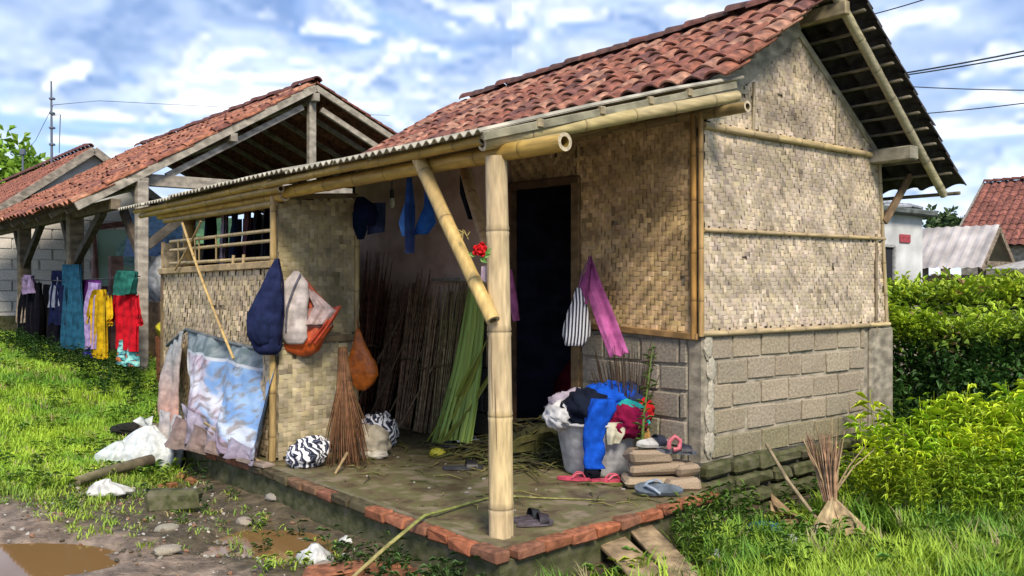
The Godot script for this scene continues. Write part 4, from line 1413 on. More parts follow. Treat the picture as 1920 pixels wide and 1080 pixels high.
func tree(called: String, label: String, at_: Vector3, h: float, cr: Vector3, col: Color, n: int, leaf: float):
	var o := thing(called, label, "tree", Transform3D(Basis(), at_))
	var s := st()
	tube(s, [Vector3(0, -0.1, 0), Vector3(0.08, h * 0.4, 0), Vector3(0, h * 0.7, 0.05), Vector3(0.05, h, 0)], [0.20, 0.15, 0.10, 0.03], 9, [Color(0.16, 0.12, 0.08)])
	for k in 6:
		var a := TAU * k / 6.0
		tube(s, [Vector3(0.05, h * (0.5 + 0.06 * k), 0), Vector3(cos(a) * cr.x * 0.5, h * (0.72 + 0.05 * k), sin(a) * cr.z * 0.5), Vector3(cos(a) * cr.x * 0.85, h * (0.8 + 0.06 * k), sin(a) * cr.z * 0.85)], [0.07, 0.04, 0.012], 6, [Color(0.15, 0.11, 0.07)])
	part(o, "trunk", s, M.timber)
	var lobes := []
	lobes.append([Vector3(cr.x * 0.25, h + cr.y * 0.25, 0), cr.x * 0.7, 1.0])
	lobes.append([Vector3(cr.x * 0.55, h - cr.y * 0.2, 0), cr.x * 0.5, 0.9])
	for k in 7:
		lobes.append([Vector3(rng.randf_range(-0.75, 0.75) * cr.x, h + rng.randf_range(-0.7, 0.75) * cr.y, rng.randf_range(-0.7, 0.7) * cr.z), rng.randf_range(0.35, 0.6) * cr.x, rng.randf_range(0.8, 1.2)])
	var xs := []
	var cs := []
	for i in n:
		var l: Array = lobes[i % 9]
		var d: Vector3 = Vector3(rng.randfn(), rng.randfn(), rng.randfn()).normalized() * l[1] * pow(rng.randf(), 0.4)
		xs.append(Transform3D(Basis.from_euler(Vector3(rng.randf() * 6, rng.randf() * 6, rng.randf() * 6)).scaled(Vector3.ONE * rng.randf_range(0.7, 1.3)), l[0] + d))
		cs.append(vary(col * l[2], 0.3))
	many(o, "crown", leaf_sprig(6, leaf, leaf * 0.3, leaf * 0.6, 3), M.leaf, xs, cs)

# ---------- buildings, hedges and wires to the right
func build_far_right():
	var w := thing("white_hut", "white plastered hut with a flat roof and a small red sign behind the house", "hut", H)
	var s := st()
	bx(s, Vector3(-7.4, 0.0, -10.86), Vector3(-3.91, 2.80, -8.6))
	part(w, "wall", s, M.white_wall)
	s = st()
	bx(s, Vector3(-7.6, 2.80, -11.05), Vector3(-3.72, 2.90, -8.4), 0.02, Color(0.16, 0.18, 0.17))
	part(w, "roof_slab", s, M.timber)
	for k in 7:
		s = st()
		box(s, at(-4.3 - 0.1 * (k % 2), 3.0 + rng.randf_range(-0.02, 0.05), -10.9 + k * 0.36, Basis(Vector3.UP, rng.randf_range(-0.3, 0.3)) * Basis(Vector3.BACK, rng.randf_range(-0.15, 0.15))), Vector3(0.5, 0.05, 0.9), 0.01, vary(Color(0.5, 0.53, 0.58), 0.15))
		part(w, "roof_sheet", s, M.timber)
	s = st()
	bx(s, Vector3(-3.905, 2.33, -10.40), Vector3(-3.885, 2.47, -10.05), 0.004, Color(0.45, 0.07, 0.09))
	part(w, "sign", s, M.plastic)
	s = st()
	bx(s, Vector3(-3.93, 1.55, -9.82), Vector3(-3.904, 2.24, -9.0), 0.0)
	var wi := part(w, "window", s, M.dark)
	s = st()
	for e in [[Vector3(-3.89, 1.55, -9.0), Vector3(-3.89, 1.55, -9.85)], [Vector3(-3.89, 2.26, -9.0), Vector3(-3.89, 2.26, -9.85)], [Vector3(-3.89, 1.55, -9.85), Vector3(-3.89, 2.26, -9.85)], [Vector3(-3.89, 1.55, -9.4), Vector3(-3.89, 2.26, -9.4)]]:
		beam(s, e[0], e[1], 0.05, 0.05, 0.004, Color(0.5, 0.5, 0.5))
	part(wi, "frame", s, M.timber)
	s = st()
	bx(s, Vector3(-3.92, 0.0, -10.85), Vector3(-3.895, 1.46, -8.7), 0.01, Color(0.50, 0.42, 0.36))
	part(w, "stained_base", s, M.timber)
	# grey roofed shed
	var g := thing("grey_shed", "open shed under a weathered grey sheet roof behind the white hut", "shed", H)
	var R := Vector3(0, 3.12, -18.75)
	var E := Vector3(0, 2.05, -17.75)
	for side in 2:
		var e := E if side == 0 else Vector3(0, 2.12, -19.75)
		for k in 3:
			s = st()
			var x1 := -5.9 - k * 1.0
			var n := 16
			for i in n:
				var xa := x1 - 1.02 * i / n
				var xb := x1 - 1.02 * (i + 1) / n
				var ya := 0.015 * sin(xa * 26.0) + 0.008 * k
				var yb := 0.015 * sin(xb * 26.0) + 0.008 * k
				var q := [R + Vector3(xa, ya, 0), R + Vector3(xb, yb, 0), e + Vector3(xb, yb, 0), e + Vector3(xa, ya, 0)]
				quad_o(s, q[0], q[1], q[2], q[3], Vector3(x1, 0, -18.7), Color.WHITE)
			part(g, "roof_sheet", s, M.grey_roof)
	for e in [[Vector3(-5.92, 3.02, -18.75), Vector3(-5.92, 1.98, -17.80)], [Vector3(-5.92, 3.02, -18.75), Vector3(-5.92, 2.05, -19.7)], [Vector3(-5.92, 2.15, -17.95), Vector3(-5.92, 2.15, -19.6)]]:
		s = st()
		beam(s, e[0], e[1], 0.07, 0.12, 0.004, Color(0.30, 0.24, 0.18))
		part(g, "gable_rafter", s, M.timber)
	for e in [[-6.0, -18.0], [-7.4, -18.0], [-8.6, -18.0], [-6.0, -19.5], [-8.6, -19.5]]:
		s = st()
		bx(s, Vector3(e[0] - 0.07, 0.0, e[1] - 0.07), Vector3(e[0] + 0.07, 2.1, e[1] + 0.07), 0.01, Color(0.22, 0.19, 0.15))
		part(g, "post", s, M.timber)
	s = st()
	bx(s, Vector3(-8.8, 0.0, -19.6), Vector3(-6.1, 1.9, -19.5))
	part(g, "back_wall", s, M.mortar)
	s = st()
	beam(s, Vector3(-5.1, 2.25, -19.4), Vector3(-5.5, 2.0, -17.8), 0.9, 0.03, 0.0, Color(0.55, 0.52, 0.48))
	part(g, "lean_to_sheet", s, M.timber)
	var r := thing("red_roofed_house", "block house with a big red tiled roof at the right edge", "house", H)
	gable_house(r, -9.7, 4.0, -24.8, -27.24, -29.6, 5.10, 2.92, 2.92, 0.0, M.mortar, tile_mesh(0.25, 0.34, 0.04, Color(0.36, 0.13, 0.095)), 0.25, 0.27)
	s = st()
	beam(s, Vector3(-9.93, 5.10, -27.24), Vector3(-9.93, 2.85, -24.75), 0.05, 0.16, 0.004, Color(0.36, 0.33, 0.30))
	part(r, "barge_board", s, M.timber)
	tree("distant_tree", "small far off tree above the grey shed roof", Vector3(22.5, 0.0, -48.0), 4.3, Vector3(1.6, 0.7, 1.2), Color(0.07, 0.12, 0.04), 260, 0.35)
	# overhead wires, upper right
	var wires := [
		[Vector3(3.663, 4.598, -10.0), Vector3(3.872, 4.80, -9.0), 0.010, "short black cable rising behind the roof ridge at the top"],
		[Vector3(4.093, 4.818, -11.0), Vector3(4.419, 4.732, -10.0), 0.007, "thin cable just below the one at the ridge top"],
		[Vector3(4.884, 4.382, -12.0), Vector3(6.172, 4.486, -11.0), 0.011, "thick black cable, upper of the pair right of the roof"],
		[Vector3(5.091, 4.494, -12.6), Vector3(6.508, 4.592, -11.6), 0.010, "black cable sagging just under the thick one right of the roof"],
		[Vector3(5.779, 4.706, -14.0), Vector3(7.294, 4.451, -13.0), 0.008, "level thin cable right of the roof, third down"],
		[Vector3(6.023, 4.250, -14.0), Vector3(7.294, 4.262, -13.0), 0.008, "lowest thin cable right of the roof"]]
	for e in wires:
		var dd: Vector3 = e[1] - e[0]
		var a: Vector3 = e[0] - dd * 0.6
		var b: Vector3 = e[1] + dd * 1.2
		s = st()
		var pts := []
		for k in 13:
			var t := k / 12.0
			pts.append(a.lerp(b, t) - Vector3(0, sin(t * PI) * dd.length() * 0.05, 0))
		tube(s, pts, [e[2]], 5)
		solo("overhead_cable", s, M.wire, e[3], "cable", Transform3D(), "overhead cables at the right")

# ---------- things on the porch
func flipflop(called: String, label: String, xf: Transform3D, l: float, sole: Color, strap: Color, group := "", mule := false):
	var o := thing(called, label, "sandal", xf, group)
	var poly := PackedVector2Array()
	for k in 18:
		var a := TAU * k / 18.0
		var x := cos(a) * 0.5 * l
		var w := 0.185 * l * (1.0 + 0.22 * cos(a)) * (1.0 - 0.16 * exp(-pow((x / l + 0.1) / 0.14, 2.0)))
		poly.append(Vector2(x, sin(a) * w))
	var s := st()
	var flat := Basis(Vector3.RIGHT, Vector3(0, 0, -1), Vector3.UP)
	prism(s, poly, 0.0, 0.020, sole, Transform3D(flat, Vector3.ZERO))
	part(o, "sole", s, M.plastic)
	s = st()
	if mule:
		for m in 2:
			var g := []
			for i in 2:
				var e := []
				for k in 9:
					var a := PI * k / 8.0
					e.append(Vector3(l * (0.10 + 0.24 * i - 0.03 * m), 0.012 + sin(a) * 0.055 * (1.0 - 0.25 * i), cos(a) * l * 0.19))
				g.append(e)
			for k in 8:
				smooth_quad(s, g[0][k], g[0][k + 1], g[1][k + 1], g[1][k], strap, strap, strap, strap)
	else:
		for sd in [-1, 1]:
			tube(s, [Vector3(l * 0.30, 0.022, 0), Vector3(l * 0.22, 0.048, sd * l * 0.06), Vector3(l * 0.06, 0.046, sd * l * 0.15), Vector3(-l * 0.05, 0.02, sd * l * 0.165)], [0.010, 0.012, 0.010], 6, [strap], true, 0.6)
	part(o, "strap", s, M.plastic)

func stripe_bag(called: String, label: String, xf: Transform3D, r: Vector3, sd: float, basis := Basis()):
	var o := thing(called, label, "bag", xf)
	var s := st()
	crumple(s, Vector3(0, r.y * 0.92, 0), r, Color.WHITE, 0.22, 1.7, sd, 40, 18, basis)
	part(o, "body", s, M.stripe)
	s = st()
	tube(s, [Vector3(r.x * 0.3, r.y * 1.7, 0), Vector3(r.x * 0.5, r.y * 2.05, 0.02), Vector3(r.x * 0.75, r.y * 1.75, 0.03)], [0.012, 0.010, 0.012], 6, [Color(0.75, 0.75, 0.78)])
	part(o, "handle", s, M.cloth)

func ribs(s: SurfaceTool, base: Vector3, top: Vector3, rb: float, rt: float, n: int, r: float, tone: Color, droop := 0.0, waist := -1.0, rw := 0.0):
	var f := (top - base).normalized()
	var u := f.cross(Vector3.UP if absf(f.y) < 0.9 else Vector3.RIGHT).normalized()
	var w := f.cross(u)
	for i in n:
		var a := rng.randf() * TAU
		var k := sqrt(rng.randf())
		var o := u * cos(a) + w * sin(a)
		var c := vary(tone, 0.35)
		var tl := rng.randf_range(0.70, 1.06)
		var pts := [base + o * rb * k]
		if waist > 0.0:
			pts.append(base.lerp(top, waist) + o * rw * k)
		else:
			pts.append(base.lerp(top, 0.5) + o * lerpf(rb, rt, 0.45) * k + Vector3(rng.randf_range(-0.01, 0.01), 0, rng.randf_range(-0.01, 0.01)))
		pts.append(base.lerp(top, tl) + o * rt * k + Vector3(0, -droop * k * rng.randf(), 0))
		tube(s, pts, [r, r * 0.9, r * 0.35], 3, [c], false)

func palm_blades(s: SurfaceTool, n: int, b0: Vector3, b1: Vector3, t0: Vector3, t1: Vector3, w: float, tone: Color, sag := 0.04):
	for i in n:
		var u := float(i) / maxi(n - 1, 1) + rng.randf_range(-0.04, 0.04)
		var a := b0.lerp(b1, u) + Vector3(rng.randf_range(-0.02, 0.02), 0, rng.randf_range(-0.04, 0.04))
		var t := t0.lerp(t1, clampf(u + rng.randf_range(-0.3, 0.3), 0, 1)) + Vector3(0, rng.randf_range(-0.25, 0.05), rng.randf_range(-0.02, 0.02))
		var c := vary(tone, 0.3)
		var side := (t - a).cross(Vector3.BACK).normalized()
		var ww := w * rng.randf_range(0.7, 1.2)
		var q := []
		for k in 5:
			var v := k / 4.0
			var p := a.lerp(t, v) + Vector3(0, 0, sin(v * PI) * -sag)
			var hw := ww * (0.75 + 0.5 * sin(v * PI * 0.8)) * (1.0 if v < 0.9 else 0.35)
			q.append([p - side * hw, p + Vector3(0, 0, hw * 0.5), p + side * hw])
		for k in 4:
			smooth_quad(s, q[k][0], q[k][1], q[k + 1][1], q[k + 1][0], c, c, c, c)
			smooth_quad(s, q[k][1], q[k][2], q[k + 1][2], q[k + 1][1], c * 0.85, c * 0.85, c * 0.85, c * 0.85)

func porch_things():
	var s := st()
	# laundry tub
	var tub := thing("laundry_tub", "round grey plastic tub heaped with washing on the porch floor", "tub", wx(0.60, 0.283, -6.40))
	var grey := Color(0.52, 0.53, 0.56)
	var prof := [[0.0, 0.004], [0.225, 0.004], [0.235, 0.02], [0.292, 0.33], [0.30, 0.345], [0.328, 0.35], [0.33, 0.365], [0.30, 0.37], [0.285, 0.345], [0.228, 0.03], [0.0, 0.03]]
	for k in 32:
		var a0 := TAU * k / 32.0
		var a1 := TAU * (k + 1) / 32.0
		for m in prof.size() - 1:
			var P := func(a: float, e: Array) -> Vector3: return Vector3(cos(a) * e[0], e[1], sin(a) * e[0])
			smooth_quad(s, P.call(a0, prof[m]), P.call(a0, prof[m + 1]), P.call(a1, prof[m + 1]), P.call(a1, prof[m]), grey, grey, grey, grey)
	part(tub, "body", s, M.plastic)
	var T0 := Vector3(0.60, 0.283, -6.40)
	for e in [
		["washing_cloth", "white cloth bulging over the tub's left rim", Vector3(-0.26, 0.40, 0.10), Vector3(0.11, 0.085, 0.14), Color(0.66, 0.66, 0.70), 1.0],
		["washing_cloth", "pale lilac cloth with a black print at the back left of the tub", Vector3(-0.16, 0.43, -0.10), Vector3(0.17, 0.11, 0.13), Color(0.46, 0.40, 0.50), 2.0],
		["washing_cloth", "navy black cloth lying in the tub between white and blue ones", Vector3(-0.09, 0.45, 0.13), Vector3(0.15, 0.12, 0.16), Color(0.012, 0.016, 0.035), 3.0],
		["washing_cloth", "bright blue jacket bundled on top of the tub's heap", Vector3(0.07, 0.49, 0.0), Vector3(0.17, 0.11, 0.16), Color(0.012, 0.10, 0.62), 4.0],
		["washing_cloth", "dark blue grey garment behind the maroon cloth in the tub", Vector3(0.20, 0.47, -0.06), Vector3(0.13, 0.12, 0.14), Color(0.035, 0.05, 0.13), 5.0],
		["washing_cloth", "maroon cloth slumping over the tub's right front rim", Vector3(0.17, 0.375, 0.20), Vector3(0.135, 0.095, 0.125), Color(0.26, 0.012, 0.065), 6.0],
		["washing_cloth", "scarlet cloth lump at the tub's far right", Vector3(0.31, 0.43, 0.06), Vector3(0.065, 0.07, 0.08), Color(0.60, 0.02, 0.03), 7.0],
		["washing_cloth", "small white cloth with red marks in the middle of the heap", Vector3(0.0, 0.43, 0.25), Vector3(0.05, 0.05, 0.06), Color(0.70, 0.66, 0.68), 8.0]]:
		s = st()
		crumple(s, e[2], e[3], e[4], 0.34, 1.5, e[5])
		solo(e[0], s, M.cloth, e[1], "cloth", wx(T0.x, T0.y, T0.z), "washing heaped in the grey tub")
	var blue := Color(0.012, 0.095, 0.60)
	s = st()
	garment(s, T0 + Vector3(0.0, 0.57, 0.10), [[0.02, 0.0, 0.10, 0.05], [0.0, -0.06, 0.15, 0.09], [-0.02, -0.16, 0.13, 0.10], [-0.06, -0.24, 0.075, 0.09]], blue, 4, 0.16, 1.0)
	garment(s, T0 + Vector3(-0.05, 0.43, 0.315), [[0.05, 0.11, 0.07, 0.05], [0.03, 0.04, 0.085, 0.06], [0.0, -0.05, 0.078, 0.045], [-0.022, -0.16, 0.062, 0.042], [-0.012, -0.25, 0.068, 0.04], [-0.02, -0.31, 0.055, 0.036], [0.0, -0.35, 0.06, 0.034]], blue, 3, 0.2, 2.0)
	solo("blue_trousers", s, M.cloth, "bright blue trousers with one leg hanging down the tub's front", "trousers", Transform3D(), "washing heaped in the grey tub")
	s = st()
	crumple(s, T0 + Vector3(-0.065, 0.055, 0.30), Vector3(0.05, 0.055, 0.045), Color(0.012, 0.014, 0.022), 0.25, 1.6, 3)
	solo("black_cuff_cloth", s, M.cloth, "black cloth lump at the foot of the blue trouser leg", "cloth")
	for e in [
		["washing_cloth", "teal sleeve looping over the maroon cloth", [Vector3(0.12, 0.50, 0.20), Vector3(0.22, 0.44, 0.26), Vector3(0.28, 0.34, 0.27)], [Vector3(0.17, 0.52, 0.14), Vector3(0.28, 0.47, 0.20), Vector3(0.33, 0.36, 0.22)], Color(0.03, 0.36, 0.36)],
		["washing_cloth", "cream rag hanging over the tub's front rim", [Vector3(0.03, 0.385, 0.325), Vector3(0.03, 0.30, 0.335), Vector3(0.035, 0.24, 0.33)], [Vector3(0.15, 0.385, 0.30), Vector3(0.14, 0.31, 0.32), Vector3(0.11, 0.25, 0.32)], Color(0.60, 0.57, 0.44)],
		["washing_cloth", "ochre strip of cloth hanging at the tub's right", [Vector3(0.285, 0.34, 0.19), Vector3(0.285, 0.26, 0.20), Vector3(0.275, 0.20, 0.20)], [Vector3(0.315, 0.34, 0.13), Vector3(0.325, 0.25, 0.15), Vector3(0.31, 0.20, 0.15)], Color(0.42, 0.24, 0.08)]]:
		s = st()
		drape(s, e[2], e[3], 8, 10, 0.018, 1.5, e[4], 1.0, 0.008)
		solo(e[0], s, M.cloth, e[1], "cloth", wx(T0.x, T0.y, T0.z), "washing heaped in the grey tub")
	flipflop("pink_flip_flop", "pink flip-flop left of the blue trouser leg, toe outwards", wx(0.415, 0.285, -6.10, -0.15), 0.23, Color(0.66, 0.09, 0.15), Color(0.72, 0.14, 0.20), "pink flip-flops by the tub")
	flipflop("pink_flip_flop", "pink flip-flop right of the blue trouser leg, nearer the stones", wx(0.635, 0.285, -6.03, 0.12), 0.24, Color(0.66, 0.09, 0.15), Color(0.72, 0.14, 0.20), "pink flip-flops by the tub")
	# slabs by the corner with sandals on them
	var sl := Color(0.40, 0.31, 0.215)
	for e in [[-0.06, 0.0, 0.02, 0.40, 0.0, "bottom"], [0.09, 0.0, 0.10, 0.20, 0.2, "bottom right"], [-0.03, 0.085, 0.0, 0.36, -0.06, "middle"], [0.13, 0.08, 0.03, 0.17, 0.15, "middle right"], [-0.10, 0.16, 0.0, 0.26, 0.1, "topmost left"]]:
		s = st()
		box(s, at(0, 0.038, 0), Vector3(e[3], 0.074, 0.24), 0.022, vary(sl, 0.12), 0.012)
		solo("stone_slab", s, M.stone, "beige stone slab, %s of the small stack by the house corner" % e[5], "stone", wx(0.97 + e[0], 0.285 + e[1], -5.93 + e[2], e[4]), "beige slabs stacked by the house corner")
	flipflop("grey_sandal", "grey and black sandal lying on top of the beige slabs", wx(1.05, 0.505, -5.86, 0.1) * Transform3D(Basis(Vector3.BACK, -0.06)), 0.27, Color(0.13, 0.14, 0.17), Color(0.03, 0.03, 0.045), "", true)
	flipflop("white_trimmed_sandal", "dark sandal with a white edge tilted on the slab stack", wx(0.90, 0.555, -5.90, 0.5) * Transform3D(Basis(Vector3.RIGHT, 0.4)), 0.25, Color(0.55, 0.54, 0.54), Color(0.03, 0.03, 0.05), "", true)
	s = st()
	tube(s, [Vector3(-0.03, 0.0, 0), Vector3(-0.025, 0.05, 0), Vector3(0.01, 0.075, 0), Vector3(0.045, 0.05, 0), Vector3(0.04, 0.0, 0), Vector3(0.0, -0.01, 0.0)], [0.016], 8, [Color(0.62, 0.16, 0.20)])
	solo("pink_strap_loop", s, M.plastic, "red and pink loop of a small sandal strap on the slab stack", "sandal", wx(1.02, 0.545, -5.80, 0.2))
	flipflop("leaning_flip_flop", "blue grey flip-flop leaning on the front of the slab stack", wx(0.90, 0.320, -5.62, 2.85) * Transform3D(Basis(Vector3.RIGHT, -0.5)), 0.30, Color(0.14, 0.17, 0.21), Color(0.28, 0.34, 0.42))
	flipflop("black_slipper", "black slipper turned towards the palm leaf bundle", wx(-0.44, 0.287, -7.25, 2.6) * Transform3D(Basis(Vector3.RIGHT, 0.35)), 0.30, Color(0.10, 0.10, 0.115), Color(0.018, 0.02, 0.025), "", true)
	flipflop("black_slipper", "dark grey flat slipper in the middle of the porch floor", wx(-0.345, 0.287, -6.46, 0.15), 0.29, Color(0.075, 0.075, 0.09), Color(0.02, 0.02, 0.025), "", true)
	flipflop("pale_slipper", "pale grey slipper sole behind the black slipper", wx(-0.36, 0.30, -7.45, 0.4) * Transform3D(Basis(Vector3.RIGHT, -0.4)), 0.27, Color(0.34, 0.36, 0.40), Color(0.22, 0.24, 0.27))
	flipflop("purple_grey_sandal", "worn purple grey sandal at the foot of the bamboo post", wx(0.125, 0.287, -4.93, 0.3), 0.21, Color(0.145, 0.12, 0.14), Color(0.04, 0.035, 0.04), "", true)
	flipflop("purple_grey_sandal", "second worn sandal pressed behind the first at the post", wx(0.085, 0.287, -5.03, 0.5), 0.20, Color(0.12, 0.10, 0.12), Color(0.02, 0.02, 0.02), "", true)
	# leaf bundles and brooms along the plaster wall
	s = st()
	palm_blades(s, 30, Vector3(-2.40, 0.285, 0.50), Vector3(-1.98, 0.285, 0.46), Vector3(-2.42, 1.62, 0.12), Vector3(-2.22, 1.60, 0.12), 0.022, Color(0.50, 0.66, 0.17))
	palm_blades(s, 5, Vector3(-2.42, 0.285, 0.56), Vector3(-2.2, 0.30, 0.56), Vector3(-2.1, 1.1, 0.3), Vector3(-1.9, 1.2, 0.2), 0.014, Color(0.30, 0.33, 0.05))
	solo("palm_leaf_bundle", s, M.leaf, "bundle of long green palm leaves leaning on the back wall", "leaf bundle", H)
	for e in [
		[-3.86, 0.32, -3.90, 1.86, 0.07, 0.17, Color(0.36, 0.165, 0.11), "tall dark red-brown broom bundle with a flared top, leftmost on the wall"],
		[-3.50, 0.34, -3.42, 1.58, 0.07, 0.13, Color(0.42, 0.25, 0.165), "brown rib bundle leaning between the tallest one and its neighbour"],
		[-3.18, 0.30, -3.16, 1.66, 0.08, 0.11, Color(0.50, 0.33, 0.21), "greyish brown rib bundle tied in the middle"],
		[-2.88, 0.28, -2.84, 1.52, 0.09, 0.12, Color(0.55, 0.39, 0.23), "straw brown rib bundle under the little shelf"],
		[-2.62, 0.28, -2.62, 1.60, 0.08, 0.11, Color(0.46, 0.38, 0.20), "olive brown rib bundle beside the green palm leaves"]]:
		var o := thing("broom_bundle", e[7], "broom", H, "brooms leaning on the plaster wall")
		s = st()
		ribs(s, Vector3(e[0], 0.285, e[1]), Vector3(e[2], e[3], 0.10), e[4], e[5], 62, 0.0105, e[6])
		part(o, "bristles", s, M.fibre)
		s = st()
		var m := Vector3(e[0], 0.285, e[1]).lerp(Vector3(e[2], e[3], 0.10), 0.45)
		var ring := []
		for k in 13:
			ring.append(m + Vector3(cos(TAU * k / 12.0) * e[5] * 1.0, 0.02 * sin(k), sin(TAU * k / 12.0) * e[5] * 1.0))
		tube(s, ring, [0.008], 5, [Color(0.22, 0.17, 0.09)])
		part(o, "binding", s, M.fibre)
	s = st()
	for k in 5:
		var x := -3.6 + k * 0.24
		tube(s, [Vector3(x, 0.285, 0.75 + rng.randf() * 0.1), Vector3(x + rng.randf_range(0.0, 0.3), 1.2 + rng.randf() * 0.5, 0.16)], [0.010, 0.006], 5, [vary(Color(0.24, 0.17, 0.10), 0.3)])
	solo("loose_sticks", s, M.fibre, "loose thin sticks leaning in front of the broom bundles", "sticks", H, "", "stuff")
	s = st()
	bx(s, Vector3(-3.8, 0.283, 0.60), Vector3(-2.75, 0.335, 0.74), 0.012, Color(0.27, 0.10, 0.06), 0.01)
	solo("brick_row", s, M.brick, "low red brick strip on the floor before the broom bundles", "bricks", H)
	# the broom on the woven side panel
	var br := thing("leaning_broom", "big brown palm rib broom leaning on the woven side panel", "broom")
	s = st()
	ribs(s, Vector3(-1.265, 1.10, -6.86), Vector3(-1.165, 0.285, -6.56), 0.028, 0.165, 260, 0.0055, Color(0.25, 0.125, 0.062), 0.0, 0.35, 0.06)
	part(br, "bristles", s, M.fibre)
	s = st()
	tube(s, [Vector3(-1.27, 1.11, -6.87), Vector3(-1.245, 0.93, -6.80), Vector3(-1.23, 0.86, -6.77)], [0.034, 0.05, 0.055], 10, [Color(0.20, 0.10, 0.05)])
	part(br, "binding", s, M.fibre)
	s = st()
	tube(s, [Vector3(-1.16, 0.40, -6.45), Vector3(-1.21, 0.287, -6.28)], [0.012, 0.009], 6, [Color(0.42, 0.30, 0.16)])
	solo("short_stick", s, M.fibre, "short pale stick poking out under the leaning broom", "stick")
	stripe_bag("striped_bag", "black and white striped cloth bag by the foot of the side panel", wx(-1.46, 0.283, -6.60, 0.5), Vector3(0.155, 0.10, 0.13), 2.0, Basis(Vector3.BACK, 0.3))
	stripe_bag("striped_bag", "striped cloth bag slumped behind the cream sack", wx(-1.07, 0.283, -7.35, 1.2), Vector3(0.17, 0.135, 0.14), 5.0, Basis(Vector3.BACK, -0.4))
	s = st()
	crumple(s, Vector3(0, 0.10, 0), Vector3(0.16, 0.125, 0.14), Color(0.52, 0.46, 0.36), 0.24, 1.3, 8)
	crumple(s, Vector3(0.07, 0.03, 0.10), Vector3(0.09, 0.035, 0.07), Color(0.62, 0.58, 0.50), 0.24, 1.3, 9)
	solo("cream_sack", s, M.cloth, "limp cream sack between the broom and a striped bag", "sack", wx(-1.10, 0.283, -6.98))
	# litter of palm leaves
	s = st()
	for k in 300:
		var x := rng.randf_range(-2.1, -0.95)
		var z := rng.randf_range(-0.25, 0.75)
		var hh := 0.30 * exp(-pow((x + 1.45) / 0.42, 2.0) - pow((z - 0.05) / 0.35, 2.0))
		var a := rng.randf() * TAU
		var l := rng.randf_range(0.14, 0.42)
		var p := Vector3(x, 0.29 + hh * rng.randf_range(0.4, 1.0), z)
		var q := p + Vector3(cos(a) * l, rng.randf_range(-0.08, 0.03), sin(a) * l)
		q.y = maxf(q.y, 0.287)
		tube(s, [p, p.lerp(q, 0.5) + Vector3(0, 0.02, 0), q], [0.007, 0.009, 0.003], 3, [vary([Color(0.115, 0.125, 0.035), Color(0.17, 0.15, 0.05), Color(0.08, 0.07, 0.035)][k % 3], 0.3)], false)
	solo("palm_litter", s, M.fibre, "low heap of cut palm leaf strips in front of the doorway", "leaf litter", H, "", "stuff")
	s = st()
	crumple(s, Vector3(-1.42, 0.30, 0.0), Vector3(0.5, 0.17, 0.36), Color(0.075, 0.075, 0.03), 0.25, 2.0, 5)
	solo("leaf_heap", s, M.fibre, "dark olive mound of old leaves behind the post, before the door", "leaf heap", H)
	s = st()
	for k in 90:
		var x := rng.randf_range(-2.6, 0.1)
		var z := rng.randf_range(0.35, 1.7) if k % 3 else rng.randf_range(0.4, 0.9)
		var a := rng.randf_range(-0.9, 0.9)
		var l := rng.randf_range(0.06, 0.34)
		var p := Vector3(x, 0.288, z)
		tube(s, [p, p + Vector3(cos(a) * l * 0.5, 0.012, sin(a) * l * 0.5), p + Vector3(cos(a + 0.2) * l, 0.0, sin(a + 0.2) * l)], [0.004, 0.006, 0.002], 4, [vary([Color(0.20, 0.21, 0.05), Color(0.28, 0.25, 0.09), Color(0.13, 0.13, 0.05)][k % 3], 0.3)], false)
	solo("leaf_strips", s, M.fibre, "thin green and yellow leaf strips scattered over the porch floor", "leaf litter", H, "", "stuff")
	s = st()
	for k in 70:
		var x := rng.randf_range(-2.9, 0.3)
		var z := rng.randf_range(0.3, 1.9)
		box(s, at(x, 0.288, z, Basis(Vector3.UP, rng.randf() * 3)), Vector3(rng.randf_range(0.008, 0.03), 0.012, rng.randf_range(0.008, 0.02)), 0.003, vary([Color(0.40, 0.36, 0.30), Color(0.22, 0.17, 0.12), Color(0.12, 0.10, 0.06)][k % 3], 0.2))
	solo("floor_crumbs", s, M.stone, "small crumbs and chips scattered on the porch floor", "crumbs", H, "", "stuff")
	s = st()
	tube(s, [hp(-0.07, 0.13, 2.60), hp(-0.12, 0.24, 2.36), hp(-0.28, 0.315, 2.02), hp(-0.40, 0.30, 1.66), hp(-0.46, 0.295, 1.45), hp(-0.38, 0.30, 1.30)], [0.013, 0.014, 0.013, 0.010, 0.008, 0.006], 7, [Color(0.44, 0.36, 0.15), Color(0.40, 0.35, 0.13), Color(0.30, 0.34, 0.09)], true, 0.6)
	tube(s, [hp(-0.38, 0.30, 1.30), hp(-0.25, 0.29, 1.15), hp(0.0, 0.288, 0.90)], [0.006, 0.005, 0.003], 5, [Color(0.36, 0.34, 0.12)], true)
	solo("palm_stalk", s, M.fibre, "long pale green palm stalk bent over the porch edge past the post", "stalk")
	s = st()
	crumple(s, Vector3(0, 0.02, 0), Vector3(0.085, 0.035, 0.07), Color(0.02, 0.30, 0.30), 0.35, 2.0, 4)
	solo("teal_cloth", s, M.plastic, "crumpled teal plastic in the leaves right of the post", "plastic", wx(0.075, 0.31, -7.1))
	s = st()
	crumple(s, Vector3(0, 0.02, 0), Vector3(0.055, 0.03, 0.05), Color(0.50, 0.46, 0.05), 0.35, 2.0, 14)
	solo("yellow_leaf", s, M.leaf, "yellow crumpled leaf left of the black slippers", "leaf", wx(-0.565, 0.29, -6.95))
	s = st()
	var lf := PackedVector2Array([Vector2(-0.5, -0.03), Vector2(-0.2, 0.10), Vector2(0.35, 0.13), Vector2(0.55, 0.0), Vector2(0.2, -0.12), Vector2(-0.25, -0.11)])
